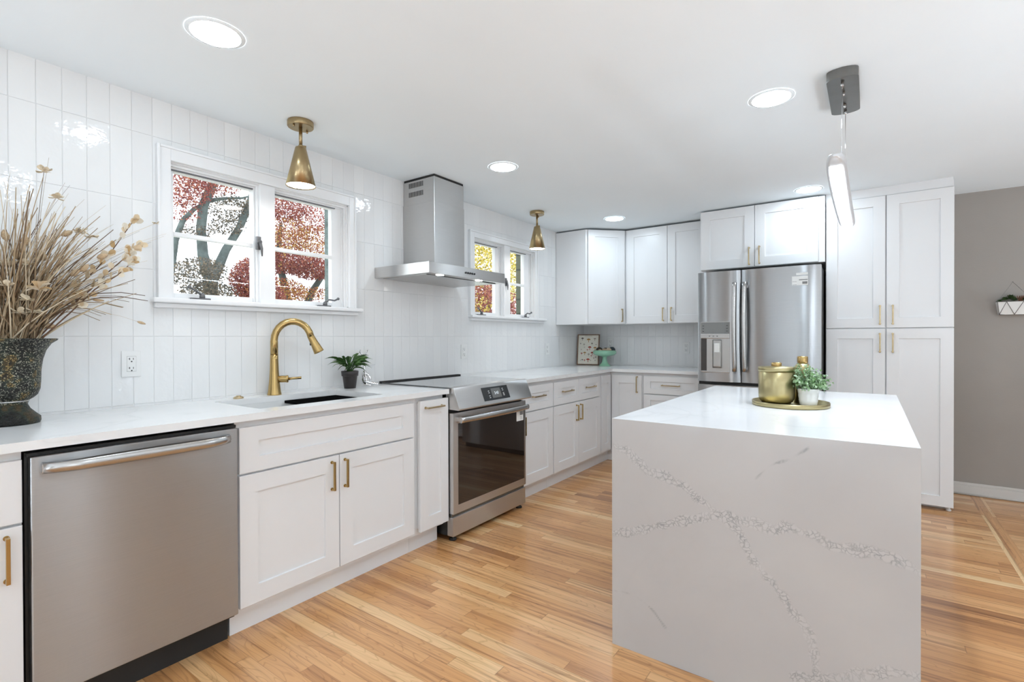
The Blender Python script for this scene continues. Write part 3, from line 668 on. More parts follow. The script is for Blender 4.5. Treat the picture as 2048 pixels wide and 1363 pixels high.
cn = cn.build('canopy', STEELV, h)
MB().box(.040, .440, 2.215, 2.912, 1.6085, 1.6125).build('filter', STEEL_PLAIN, cn)
MB().box(.4405, .4435, 2.215, 2.912, 1.6080, 1.6122).build('filter_seam', BLACKM, cn)
for y in (2.30, 2.685): MB().lathe([(.026, 0), (.026, .004)], (.472, y, 1.6085), 20, sx=.75, sy=1.15).build('hood_light', HOODL, cn)
for k in range(5): MB().cyl((.499, 2.515 + k * .022, 1.645), (.505, 2.515 + k * .022, 1.645), .0065, None, 12).build('button', BLACK, cn)

# ------------------------------------------------------------------ refrigerator
f = thing('refrigerator', 'stainless steel French door refrigerator with water dispenser', 'refrigerator', (1.94, 4.7, 0)); X0, X1, XM, FY = 1.512, 2.379, 1.841, 4.25
MB().box(X0 + .004, X1 - .004, FY + .075, 5.12, .02, 1.738, .004).build('cabinet', BLACKM, f)
def fdoor(nm, a, b, z0, z1):
    mb = MB(); n = 64; P = []                                       # gently crowned door
    for k in range(n + 1):
        t = k / n; P.append((a + (b - a) * t, FY + .016 - .016 * (1 - (2 * t - 1) ** 4) * 1.0))
    ring = [(x, y, z0) for x, y in P] + [(b, FY + .07, z0), (a, FY + .07, z0)]
    mb.prism(ring, (0, 0, z1 - z0)); return mb.build(nm, STEEL, f)
ld = fdoor('left_door', X0, XM - .003, .858, 1.744); rd = fdoor('right_door', XM + .005, X1, .858, 1.744); fz = fdoor('freezer_drawer', X0, X1, .055, .832)
ld.name = 'door'; rd.name = 'door'
MB().box(X0 + .02, X1 - .02, FY + .05, FY + .2, 0, .055).build('kick_grille', BLACKM, f)
MB().box(X0 + .002, X1 - .002, FY + .035, FY + .0745, .8325, .8575).build('gasket', BLACKM, f)
MB().box(XM - .0025, XM + .0045, FY + .03, FY + .0745, .860, 1.742).build('gasket', BLACKM, f)
for x, par in ((1.800, ld), (1.872, rd)):
    mb = MB(); rs = []
    for k in range(21):
        t = k / 20; z = .945 + .70 * t; bow = math.sin(math.pi * t); y = FY - .030 - .022 * bow; w = .017
        rs.append([(x - w, y + .006, z), (x - w * .7, y - .008, z), (x, y - .012, z), (x + w * .7, y - .008, z), (x + w, y + .006, z), (x, y + .010, z)])
    mb.rings(rs)
    for z in (.975, 1.615): mb.box(x - .010, x + .010, y - .002, FY + .008, z - .014, z + .014, .003)
    mb.build('handle', STEEL_PLAIN, par)
MB().cyl((1.95, FY - .05, .77), (1.95, FY - .05, .77 + .0001), .001).build('pin', STEEL_PLAIN, fz) if False else None
mb = MB(); mb.cyl((X0 + .08, FY - .035, .775), (X1 - .08, FY - .035, .775), .014, None, 14)
for x in (X0 + .12, X1 - .12): mb.box(x - .012, x + .012, FY - .033, FY + .004, .765, .785, .003)
mb.build('handle', STEEL_PLAIN, fz)
dx0, dx1, dz0, dz1 = 1.540, 1.760, .944, 1.336                      # dispenser
dsp = MB(); dsp.box(dx0, dx1, FY - .003, FY + .010, dz0 - .012, dz0, .002).box(dx0 - .003, dx0, FY - .003, FY + .01, dz0, dz1).box(dx1, dx1 + .003, FY - .003, FY + .01, dz0, dz1).box(dx0, dx1, FY - .003, FY + .01, dz1, dz1 + .004)
dsp = dsp.build('dispenser', STEEL_PLAIN, ld)
MB().box(dx0, dx1, FY - .006, FY + .004, 1.205, dz1, .002).build('control_panel', simple('dispenser_panel', (.20, .205, .20), rough=.2, spec=.7, var=.05), ld)
MB().box(dx0, dx1, FY - .010, FY + .004, 1.206, 1.245, .003).build('dispenser_lip', STEEL_PLAIN, ld)
mb = MB(); mb.box(dx0, dx0 + .045, FY - .0025, FY + .004, dz0, 1.206); mb.build('dispenser_recess_shade', simple('recess_shade_colour', (.045, .040, .037), rough=.5, var=.1), ld)  # flat dark strip, the recess's shade put into its colour
MB().box(dx0 + .045, dx1, FY - .002, FY + .004, dz0, 1.206).build('dispenser_back', STEEL_PLAIN, ld)
MB().box(1.630, 1.702, FY - .005, FY, .968, 1.198, .004).build('paddle', STEEL_DARK, ld)
MB().box(1.637, 1.695, FY - .008, FY - .004, .978, 1.190, .003).build('paddle_plate', STEEL_PLAIN, ld)
MB().box(1.645, 1.685, FY - .010, FY - .007, 1.095, 1.168, .002).build('spout_label', LABELW, ld)
mb = MB()
for k in range(3): mb.box(1.603 + k * .03, 1.614 + k * .03, FY - .0108, FY - .0098, 1.223, 1.227)
for k in range(3): mb.box(1.552, 1.565, FY - .0066, FY - .0058, 1.262 + k * .022, 1.266 + k * .022); mb.box(1.735, 1.748, FY - .0066, FY - .0058, 1.262 + k * .022, 1.266 + k * .022)
mb.build('control_marks', DARK, ld)
st = MB().box(2.195, 2.298, FY - .0030, FY - .0016, 1.598, 1.665).build('sticker', LABELW, rd)
mb = MB(); mb.box(2.240, 2.296, FY - .0036, FY - .0029, 1.634, 1.640); mb.box(2.262, 2.294, FY - .0036, FY - .0029, 1.606, 1.624)
mb.box(2.198, 2.226, FY - .0036, FY - .0029, 1.602, 1.604).box(2.198, 2.226, FY - .0036, FY - .0029, 1.624, 1.626); mb.build('sticker_print', INK, st)
MB().box(2.222, 2.298, FY - .0030, FY - .0016, 1.672, 1.690).build('sticker', LABELW, rd)

# ------------------------------------------------------------------ island
IX0, IX1, IY0, IY1, IZ = 1.833, 2.786, 1.849, 3.474, .896
isl = thing('kitchen_island', 'kitchen island with white quartz top and grey-veined waterfall end', 'island', ((IX0 + IX1) / 2, (IY0 + IY1) / 2, 0))
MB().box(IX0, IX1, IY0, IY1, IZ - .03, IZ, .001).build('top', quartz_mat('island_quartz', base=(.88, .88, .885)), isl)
VE = {'A': [(1.849,0.792), (1.896,0.767), (1.937,0.743), (1.977,0.713), (2.020,0.698), (2.054,0.700), (2.104,0.679), (2.136,0.659), (2.168,0.637), (2.199,0.622), (2.221,0.603), (2.244,0.580)], 'B': [(2.244,0.580), (2.281,0.568), (2.306,0.543), (2.324,0.504), (2.341,0.470), (2.358,0.448), (2.382,0.424), (2.399,0.406), (2.416,0.385), (2.432,0.364), (2.452,0.329), (2.471,0.310), (2.500,0.286), (2.512,0.254), (2.518,0.214), (2.524,0.173), (2.530,0.136)], 'C': [(1.844,0.443), (1.895,0.455), (1.959,0.479), (2.003,0.500), (2.037,0.513), (2.079,0.533), (2.120,0.548), (2.168,0.564), (2.199,0.580), (2.236,0.585)], 'D': [(2.236,0.594), (2.270,0.595), (2.324,0.589), (2.372,0.585), (2.412,0.578), (2.439,0.597), (2.461,0.602), (2.490,0.591), (2.518,0.585), (2.551,0.572), (2.587,0.564), (2.622,0.562), (2.672,0.571), (2.704,0.567), (2.736,0.563), (2.772,0.545), (2.792,0.533)], 'F': [(2.471,0.112), (2.509,0.124), (2.552,0.136), (2.599,0.163), (2.645,0.191), (2.683,0.206), (2.710,0.228), (2.742,0.232), (2.773,0.233), (2.793,0.234)], 'E': [(1.844,0.213), (1.885,0.221), (1.922,0.218), (1.967,0.204), (1.998,0.183), (2.024,0.157), (2.045,0.135)], 'G': [(2.352,0.739), (2.382,0.774), (2.409,0.798), (2.452,0.817), (2.505,0.861)]}
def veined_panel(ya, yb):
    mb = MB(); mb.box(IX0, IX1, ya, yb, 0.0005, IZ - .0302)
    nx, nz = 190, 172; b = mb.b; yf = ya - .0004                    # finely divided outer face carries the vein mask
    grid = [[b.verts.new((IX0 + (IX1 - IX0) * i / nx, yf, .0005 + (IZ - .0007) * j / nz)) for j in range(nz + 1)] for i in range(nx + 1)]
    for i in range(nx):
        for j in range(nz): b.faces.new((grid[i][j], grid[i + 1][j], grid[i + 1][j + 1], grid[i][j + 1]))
    o = mb.build('waterfall_panel', QVEIN_SHADED, isl)
    me = o.data; at = me.color_attributes.new('vein', 'FLOAT_COLOR', 'POINT')
    segs = []
    for k, pl in VE.items():
        for (x1, z1), (x2, z2) in zip(pl, pl[1:]): segs.append((k in 'EG', x1, z1, x2, z2))
    rr = random.Random(3)
    for i, v in enumerate(me.vertices):
        x, y, z = v.co + isl.location
        wob = .004 * math.sin(x * 71 + z * 33) + .003 * math.sin(z * 97 - x * 41)
        wide = thin = 9.
        for th, x1, z1, x2, z2 in segs:
            if abs(z - (z1 + z2) / 2) > .12 or abs(x - (x1 + x2) / 2) > .12: continue
            dx, dz = x2 - x1, z2 - z1; t = max(0, min(1, ((x - x1) * dx + (z - z1) * dz) / (dx * dx + dz * dz)))
            d = math.hypot(x - x1 - dx * t, z - z1 - dz * t)
            if th: thin = min(thin, abs(d + wob * .4) + .0)
            else: wide = min(wide, d + wob)
        wd = .015 + .004 * math.sin(x * 23 + z * 17)
        a = max(0, min(1, (wd - wide) / .006 + .5)); c = math.exp(-(thin / .0022) ** 2) * (.5 + .5 * math.sin(x * 60 + z * 40))
        at.data[i].color = (a, c, 0, 1)
    return o
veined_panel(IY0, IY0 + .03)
MB().box(IX0, IX1, IY1 - .03, IY1, .0005, IZ - .0302).build('waterfall_panel', QUARTZ, isl)
MB().box(IX0 + .03, IX1 - .30, IY0 + .0305, IY1 - .0305, .10, IZ - .031).build('box', WHITE, isl)
MB().box(IX0 + .09, IX1 - .31, IY0 + .0305, IY1 - .0305, .0, .0995).build('toe_kick', WHITE, isl)
FI = frame((IX0 + .0295, IY1 - .035, 0), (0, -1, 0), (-1, 0, 0))
for k in range(3):
    w_ = (IY1 - IY0 - .07) / 3; o = shaker(FI, k * w_ + .003, (k + 1) * w_ - .003, .11, .85).build('door', WHITE, isl); pull(FI, (k + 1) * w_ - .05, .74, .02).build('handle', BRASSP, o)

# ------------------------------------------------------------------ lights of the room and the added ceiling fill
def downlight(x, y, label):
    d = thing('downlight', label, 'ceiling light', (x, y, H), 'recessed ceiling lights')
    MB().lathe([(.096, -.0004), (.0945, -.002), (.0806, -.0048)], (x, y, H), 40, cap0=False, cap1=False).build('trim_ring', CEIL, d)
    MB().lathe([(.0805, -.0047), (.001, -.0052)], (x, y, H), 40, cap0=False).build('diffuser', LAMPM, d)
    return d
d0 = downlight(.745, .86, 'largest lit round ceiling downlight, above the left countertop near the camera')
dup(d0, (.745, 2.60, H), 'lit round ceiling downlight in front of the range hood')
dup(d0, (.745, 4.33, H), 'lit round ceiling downlight before the corner wall cabinets')
dup(d0, (2.295, 2.58, H), 'lit round ceiling downlight beside the island pendant canopy')
dup(d0, (2.295, 4.33, H), 'lit round ceiling downlight close above the refrigerator cabinet')
off = 'round ceiling downlight behind the camera, outside the photo'
dup(d0, (2.295, .86, H), off + ', over the island side')

def ceiling_fill(x, y, label):  # unseen lamp added to brighten the ceiling
    d = thing('ceiling_fill_lamp', label, 'added fill light', (x, y, 0), 'added ceiling fill lights')
    MB().lathe([(.10, 0), (.19, .002), (.19, .42), (.183, .42), (.183, .36), (.01, .36)], (x, y, 0), 36).build('can', STEEL_DARK, d)
    MB().lathe([(.001, .392), (.180, .392), (.180, .400), (.001, .400)], (x, y, 0), 36).build('fill_lens', FILL_LIGHT, d)
for ux, uy, ul in ((1.1, -1.7, 'behind the camera at left'), (2.3, -1.6, 'straight behind the camera'), (3.7, -1.5, 'behind the camera at right'), (5.0, -.9, 'in the right-hand room behind the camera'),
                   (4.5, .5, 'in the right-hand room beside the camera'), (5.7, 1.3, 'by the right wall beside the camera'), (4.9, 2.5, 'in the right-hand room level with the island'), (5.7, 4.0, 'in the far right corner of the right-hand room')):
    ceiling_fill(ux, uy, 'added ceiling fill lamp ' + ul + ', outside the photo')
def brass_pendant(x, y, label):
    p = thing('pendant_light', label, 'pendant light', (x, y, H), 'brass cone lights over the windows')
    mb = MB(); mb.lathe([(.062, -.0005), (.063, -.004), (.063, -.026), (.060, -.030)], (x, y, H), 36); cnp = mb.build('canopy', BRASS2, p)
    for a in (-.045, .045): MB().lathe([(.005, -.030), (.005, -.040), (.002, -.042)], (x - a * .3, y + a, H), 10).build('screw', BRASS2, cnp)
    MB().lathe([(.0085, -.030), (.0085, -.115)], (x, y, H), 14).build('stem', BRASS2, p)
    j = MB().ball((x, y, H - .122), .011, 12).build('swivel', BRASS2, p)
    MB().cyl((x, y, H - .122), (x + .014, y + .022, H - .124), .004, .006, 10).build('thumbscrew', BRASS2, j)
    t = Vector((.0, .0, -1)); q = Vector((x, y, H - .130))
    MB().lathe([(.024, 0), (.026, .002), (.0715, .196), (.0700, .196), (.0245, .003)], q, 40, t, cap0=True, cap1=True).build('shade', BRASS2, p)
    MB().lathe([(.0665, .188), (.0665, .191)], q, 36, t).build('lit_diffuser', BULB, p)
    return p
p1 = brass_pendant(.312, 1.458, 'brass cone ceiling light hanging before the large window over the sink')
dup(p1, (.302, 3.697, H), 'smaller-looking brass cone ceiling light before the far window')

p = thing('linear_pendant', 'slim white LED bar pendant hanging lengthwise over the island', 'pendant light', (2.57, 2.66, H))
def stadium(cx, cy, w, l, n=10):
    r_ = w / 2; return [(cx + r_ * math.cos(a), cy + l / 2 - r_ * .55 + r_ * .55 * math.sin(a)) for a in [math.pi * k / n for k in range(n + 1)]] + [(cx + r_ * math.cos(a), cy - l / 2 + r_ * .55 + r_ * .55 * math.sin(a)) for a in [math.pi + math.pi * k / n for k in range(n + 1)]]
cp = MB().prism([(x, y, H - .040) for x, y in stadium(2.572, 2.66, .112, .42)], (0, 0, .0395), .0015).build('canopy', STEEL_DARK, p)
for y in (2.50, 2.60, 2.74, 2.82): MB().lathe([(.0055, -.0405), (.0055, -.056), (.003, -.060)], (2.572, y, H), 12).build('cable_grip', STEEL_PLAIN, cp)
zb_ = 1.802
mb = MB(); rs = []; bt = []
for k in range(31):
    t = .5 - .5 * math.cos(math.pi * (.02 + .96 * k / 30)); y = 1.985 + 1.30 * t; e = (1 - abs(2 * t - 1) ** 14) ** .5; e2 = (1 - abs(2 * t - 1) ** 2.4); w = (.031 + .004 * t) * e + .002 * e2; hh = (.020 + .006 * e2) * e
    x = 2.570 - .004 * math.sin(math.pi * t)
    ring = []
    for q in range(16):
        a = 2 * math.pi * q / 16; cx = math.copysign(abs(math.cos(a)) ** .6, math.cos(a)); sz = math.copysign(abs(math.sin(a)) ** .6, math.sin(a))
        ring.append((x + w * cx, y, zb_ + .018 + hh * sz))
    rs.append(ring)
    if .045 < t < .975: bt.append([(x - w * .62, y, zb_ + .018 - hh - .0012), (x + w * .62, y, zb_ + .018 - hh - .0012), (x + w * .62, y, zb_ + .018 - hh + .003), (x - w * .62, y, zb_ + .018 - hh + .003)])
br_ = MB().rings(rs).build('bar', simple('white_aluminium', (.62, .62, .63), rough=.35, metal=.3, var=.02), p)
MB().rings(bt).build('diffuser', BARM, br_)
for y in (2.42, 2.90):
    y2 = 2.50 if y < 2.6 else 2.82
    MB().tube([(2.572, y2, H - .06), (2.570, y, zb_ + .040)], .0014, 6).build('cable', CHROME, p)

# ------------------------------------------------------------------ wall outlets
def outlet(F, label, gfci=True, w=.072, h_=.114):
    o = thing('wall_outlet', label, 'outlet', F(0, 0, 0), 'white wall outlets')
    MB().fbox(F, -w / 2, w / 2, -h_ / 2, h_ / 2, .0003, .006, .002).build('cover_plate', PLASTIC, o)
    f = MB().fbox(F, -.017, .017, -.033, .033, .0055, .0075, .0006)
    f = f.build('receptacle', PLASTIC, o); mb = MB()
    for a in (-.0172, .0168): mb.fbox(F, a, a + .0006, -.0335, .0335, .0058, .0064)
    for a in (-.0336, .0330): mb.fbox(F, -.017, .017, a, a + .0006, .0058, .0064)
    for v in (.022, -.018):
        mb.fbox(F, -.0085, -.0060, v - .0045, v + .0045, .0073, .0077).fbox(F, -.0125, -.0080, v - .0008, v + .0008, .0073, .0077).fbox(F, .0050, .0075, v - .004, v + .004, .0073, .0077)
        mb.cyl(F(0, v - .0115, .0073), F(0, v - .0115, .0078), .003, None, 10)
    mb.build('slots', DARK, f)
    return o
def FW(y, z): return frame((0.0, y, z), (0, 1, 0), (1, 0, 0))
outlet(FW(.830, 1.106), 'nearest white wall outlet, on the tile between the vase and the faucet')
outlet(FW(3.068, 1.105), 'white wall outlet on the tile just right of the range')
outlet(FW(4.350, 1.102), 'white wall outlet on the tile below the far window near the corner')
sw = thing('blank_wall_plate', 'blank white wall plate behind the chrome figurine', 'wall plate', (0, 2.133, 1.105))
F_ = FW(2.133, 1.105); MB().fbox(F_, -.046, .046, -.062, .062, .0003, .006, .002).build('plate', PLASTIC, sw); MB().fbox(F_, -.017, .017, -.033, .033, .0055, .0072, .0008).build('rocker', PLASTIC, sw)
FBk = lambda x, z: frame((x, YB - .008, z), (1, 0, 0), (0, -1, 0))
outlet(FBk(1.155, 1.110), 'white wall outlet on the backsplash left of the refrigerator')
outlet(FBk(.330, 1.150), 'white wall outlet half hidden behind the green pedestal bowl')
# ------------------------------------------------------------------ vase and dried bouquet
vx, vy = .166, .416
v = thing('vase', 'dark speckled patina urn vase at the left end of the countertop', 'vase', (vx, vy, .914))
MB().lathe([(.060, .001), (.080, .001), (.083, .008), (.082, .022), (.070, .034), (.054, .052), (.047, .068), (.049, .076), (.051, .079), (.051, .083), (.062, .090), (.074, .102), (.081, .122), (.083, .150), (.084, .190), (.089, .230), (.098, .262), (.112, .286), (.129, .299), (.131, .303), (.126, .305), (.108, .290), (.090, .255), (.080, .20), (.070, .12), (.01, .11)], (vx, vy, .9142), 48).build('body', PATINA, v)
MB().lathe([(.0515, .0), (.0525, .002), (.0515, .004)], (vx, vy, .9142 + .0795), 36, cap0=False, cap1=False).build('silver_band', STEEL_PLAIN, v)
def stem_pts(tip, bend=.05, n=6, base=None):
    tip = Vector(tip)
    if base is None and tip.z < 1.22 + .62 * max(0, tip.y - vy - .10): base = (vx + R.uniform(0, .03), vy + R.uniform(.035, .06), 1.195); bend = .13
    b = Vector(base) if base else Vector((vx + R.uniform(-.05, .05), vy + R.uniform(-.05, .06), 1.17))
    mid = (b + tip) / 2 + Vector((0, -(tip.y - b.y) * .22, bend + .05 * abs(tip.y - b.y)))
    deep = Vector((vx + (b.x - vx) * .4, vy + (b.y - vy) * .4, 1.05))
    return [deep] + [b * (1 - t) ** 2 + mid * 2 * t * (1 - t) + tip * t * t for t in [k / n for k in range(n + 1)]]
LG = 'thin tan dried grass stem rising from the dark speckled vase'
def grass(tip, w0=.0030, w1=.0010, bend=.02, label=LG, group='dried grass stems in the vase', base=None):
    p = stem_pts(tip, bend, 6, base); mb = MB()
    a = R.uniform(0, math.pi)
    mb.tube(p, [w0 + (w1 - w0) * k / 7 for k in range(8)], 4)
    return tag(mb.build('dried_grass_stem', GRASS), label, 'dried grass', group)
def inside(p):
    x, y, z = p; return x > .012 and (x < .45)
for k in range(282):
    an = max(-1.0, min(.95, R.gauss(.12, .42))); L = R.uniform(.35, .65) * (1 - .22 * abs(an)); ax = R.gauss(.10, .20)
    tip = Vector((vx + L * math.sin(ax) * .75, vy + .02 + L * math.sin(an) * 1.02, 1.12 + L * math.cos(an)))
    tip.x = max(.02, min(.50, tip.x))
    grass(tip, R.uniform(.0018, .0046), R.uniform(.0006, .0018), R.uniform(-.02, .05))
for tip in [(.12, .537, 1.907), (.12, .414, 1.787), (.12, .598, 1.817), (.12, .711, 1.763), (.10, .732, 1.686), (.12, .583, 1.823), (.10, .647, 1.776), (.08, .941, 1.69), (.08, .883, 1.643), (.09, .837, 1.683), (.1, .741, 1.693), (.09, .864, 1.558), (.12, .43, 1.821), (.1, .598, 1.788), (.08, .932, 1.677), (.15, .70, 1.60), (.16, .66, 1.66), (.13, .78, 1.60)]:
    grass(tip, .0013, .0005, .05, 'hair-thin dried grass stem arching out of the dried bouquet', 'hair-thin arching stems in the vase')
def tail(c, L=.040, r_=.011, dirv=(.1, .2, 1), hang=False):
    c = Vector(c); d = Vector(dirv).normalized(); s = thing('bunny_tail_grass', 'fluffy tan bunny tail seed head on a thin dried stem', 'dried flower', (vx, vy, 1.20), 'bunny tail seed heads')
    p = stem_pts(c - d * L * .5, .06 if not hang else .12, 8); MB().tube(p, .0005 if hang else .0009, 4).build('stem', GRASS, s)
    MB().lathe([(.002, -L / 2), (r_ * .8, -L * .3), (r_, -L * .05), (r_ * .75, L * .25), (.002, L / 2)], c, 12, d).build('seed_head', TAIL, s)
for c, d in [((.2, .446, 1.543), (.0, .1, 1)), ((.2, .430, 1.520), (0, -.1, 1)), ((.2, .454, 1.571), (0, .05, 1)), ((.18, .574, 1.618), (0, .9, .6)), ((.2, .50, 1.523), (0, -.4, 1)), ((.2, .403, 1.58), (0, -.2, 1)), ((.2, .677, 1.543), (0, 1, .5)), ((.2, .592, 1.469), (0, .6, .6)), ((.2, .62, 1.49), (0, .6, .7)), ((.2, .465, 1.262), (0, 1, .05)), ((.19, .520, 1.265), (.2, 1, -.1))]: tail(c, dirv=d)
tail((.2, .663, 1.368), .034, .006, (0, 1, -.03), True); tail((.2, .805, 1.283), .030, .006, (0, 1, -.35), True)
for c in [(.2, .506, 1.830), (.2, .540, 1.742), (.2, .608, 1.628), (.19, .646, 1.617), (.22, .409, 1.476), (.23, .456, 1.482), (.24, .452, 1.356), (.24, .43, 1.31), (.1, .893, 1.725), (.24, .470, 1.315), (.24, .399, 1.402)]:
    c = Vector(c); s = thing('dried_flower', 'small cream dried flower head on a thin stem in the vase', 'dried flower', (vx, vy, 1.20), 'cream dried flowers')
    MB().tube(stem_pts(c, .03), .0010, 4).build('stem', GRASS, s); mb = MB(); sc = .55 if c.y > .8 else 1
    for q in range(9):
        a = 2 * math.pi * q / 9 + R.random(); e = Vector((math.cos(a), math.sin(a), R.uniform(-.2, .9))); w = Vector((-math.sin(a), math.cos(a), 0))
        mb.strip([c, c + e * .010 * sc, c + e * .019 * sc, c + e * .023 * sc], [.002, .008 * sc, .009 * sc, .003], w, .35)
    mb.ball(c + Vector((0, 0, .001)), .005 * sc, 8, (1, 1, .6)); mb.build('petals', PETAL, s)
def branch(pts, label):
    s = thing('seed_pod_branch', label, 'dried branch', (vx, vy, 1.20)); pts = [Vector(p) for p in pts]
    MB().tube([Vector((vx + .03, vy + .03, 1.10))] + pts, [.0032, .0030] + [.0028 - .0022 * k / len(pts) for k in range(len(pts) - 1)], 6).build('stem', TWIG, s); mb = MB()
    for a, b in zip(pts[1:], pts[2:]):
        for q in range(8):
            c = a.lerp(b, R.random()); e = ((b - a).normalized() * R.uniform(.3, .9) + Vector((R.uniform(-.5, .8), R.uniform(-.7, .7), R.uniform(-.5, .9)))).normalized()
            w = e.cross(Vector((R.uniform(-.3, 1), R.uniform(-1, .3), R.uniform(-.3, .3)))).normalized(); l = R.uniform(.022, .036)
            mb.strip([c, c + e * l * .35, c + e * l * .75, c + e * l], [.001, l * .34, l * .38, l * .12], w, R.uniform(-.2, .3))
    mb.build('seed_pods', POD, s)
branch([(.17, .49, 1.227), (.17, .533, 1.315), (.17, .599, 1.408), (.17, .669, 1.499), (.17, .717, 1.575), (.17, .781, 1.692), (.17, .803, 1.719)], 'tallest dried branch of cream papery seed pods leaning toward the window')
branch([(.2, .491, 1.227), (.2, .562, 1.325), (.2, .637, 1.406), (.2, .692, 1.479), (.2, .75, 1.546), (.2, .771, 1.58), (.2, .811, 1.602)], 'middle dried branch of golden papery seed pods')
branch([(.22, .498, 1.227), (.22, .572, 1.315), (.22, .647, 1.409), (.22, .719, 1.471), (.22, .757, 1.515), (.22, .778, 1.534)], 'lowest dried branch of golden seed pods nearest the wall outlet')
s = thing('dried_seed_pod', 'large open straw-coloured seed pod in the front of the bouquet', 'dried flower', (vx, vy, 1.2)); c = Vector((.285, .472, 1.40)); mb = MB()
MB().tube(stem_pts(c, .0), .0016, 5).build('stem', GRASS, s)
for q in range(9):
    a = 2 * math.pi * q / 9; e = Vector((math.cos(a) * .7 + .3, math.sin(a), R.uniform(-.5, .7))).normalized(); w = e.cross(Vector((0, 0, 1))).normalized()
    mb.strip([c - Vector((0, 0, .012)), c + e * .018, c + e * .030, c + e * .036], [.003, .012, .010, .002], w, .5)
mb.build('husk', POD, s)
# ------------------------------------------------------------------ things on the left counter
px_, py_ = .100, 1.905
p = thing('potted_plant', 'small leafy green plant in a dark brown plastic pot behind the sink', 'plant', (px_, py_, .914))
pot = MB().lathe([(.030, .001), (.034, .001), (.043, .072), (.044, .074), (.0485, .075), (.051, .104), (.0485, .105), (.045, .088), (.01, .087)], (px_, py_, .9142), 32).build('pot', POTB, p)
MB().lathe([(.044, .086), (.02, .092), (.001, .093)], (px_, py_, .9142), 20).build('soil', SOIL, pot)
mb = MB(); ms = MB(); lv = [(-.15, .02, .115, .1), (-.13, .01, .065, 0), (-.11, .02, .045, 0), (.02, .02, .145, 0), (.05, .03, .13, 0), (.10, .02, .11, 0), (.125, .02, .095, 0), (.11, .03, .06, 0), (.085, .02, .035, 0), (-.05, .04, .12, 0), (-.085, .03, .02, 0), (-.06, .05, .01, 0), (.0, .06, .10, 0), (.03, .07, .07, 0), (-.03, .06, .06, 0), (.06, .06, .09, 0), (.09, -.03, .08, 0), (-.04, -.03, .10, 0), (.03, -.04, .12, 0), (.10, .05, .02, 0), (.07, .05, -.01, 0), (-.02, .01, .13, 0), (.06, -.01, .15, 0), (.075, .07, .045, 0), (-.10, .0, .09, 0)] + [(R.uniform(-.09, .12), R.uniform(-.03, .07), R.uniform(.03, .14), 0) for _ in range(14)]
for dy, dx, dz, q in lv:
    b0 = Vector((px_ + R.uniform(-.012, .012), py_ + R.uniform(-.015, .015), 1.008)); tp = Vector((max(.012, px_ + dx), py_ + dy * 1.25, 1.015 + dz * .72))
    md = (b0 + tp) / 2 + Vector((0, 0, .055 + .22 * abs(dy))); cv = [b0 * (1 - t) ** 2 + md * 2 * t * (1 - t) + tp * t * t for t in [k / 8 for k in range(9)]]
    ms.tube(cv[:5], .0013, 5); d = (tp - b0); w = (Vector((0, 0, 1)).cross(d).normalized() + Vector((0, 0, R.uniform(.3, .9)))).normalized()
    mb.strip(cv[2:], [.0012, .0060, .0092, .0100, .0088, .0055, .0006], w, .25)
mb.build('leaves', GREEN, p); ms.build('stems', GREEN, p)
# seated silver figurine: one skinned body
def skinned(name, mat, verts, edges, root=0, sub=2):
    me = bpy.data.meshes.new(name); me.from_pydata([q[:3] for q in verts], edges, []); o = bpy.data.objects.new(name, me); COL.objects.link(o)
    mo = o.modifiers.new('skin', 'SKIN'); 
    for i, q in enumerate(verts): me.skin_vertices[0].data[i].radius = (q[3], q[3]); me.skin_vertices[0].data[i].use_root = (i == root)
    mo.use_smooth_shade = True
    s_ = o.modifiers.new('sub', 'SUBSURF'); s_.levels = sub; s_.render_levels = sub; me.materials.append(mat); return o
gx, gy, gz = .060, 2.035, .914
V_ = [(0, 0, .030, .017), (0, .004, .055, .019), (0, .008, .085, .014), (0, .008, .115, .0075), (0, .006, .150, .0065), (0, .004, .182, .008), (.014, .010, .190, .0085), (.030, .016, .184, .0065),
      (.022, .020, .026, .012), (.045, .042, .016, .010), (.060, .072, .010, .006), (.018, -.018, .026, .012), (.045, -.010, .014, .010), (.070, .008, .008, .006),
      (.020, .018, .075, .008), (.034, .026, .050, .0065), (.036, .030, .030, .006), (.018, -.010, .075, .008), (.036, -.006, .050, .0065), (.040, -.004, .030, .006),
      (-.004, .018, .200, .0045), (-.006, .030, .214, .0035), (.004, .034, .230, .0025), (-.012, .044, .222, .0025), (-.004, -.010, .200, .0045), (-.006, -.022, .214, .0035), (.004, -.026, .232, .0025), (-.012, -.036, .224, .0025), (.004, .036, .190, .003), (.004, -.026, .188, .003)]
E_ = [(0, 1), (1, 2), (2, 3), (3, 4), (4, 5), (5, 6), (6, 7), (0, 8), (8, 9), (9, 10), (0, 11), (11, 12), (12, 13), (2, 14), (14, 15), (15, 16), (2, 17), (17, 18), (18, 19), (5, 20), (20, 21), (21, 22), (21, 23), (5, 24), (24, 25), (25, 26), (25, 27), (5, 28), (5, 29)]
fg = skinned('reindeer_figurine', CHROME, V_, E_); fg.location = (gx, gy, gz + .0)
fg.data.transform(Matrix.Translation((0, 0, 0)))
tag(fg, 'shiny silver seated reindeer figurine beside the dark potted plant', 'figurine')
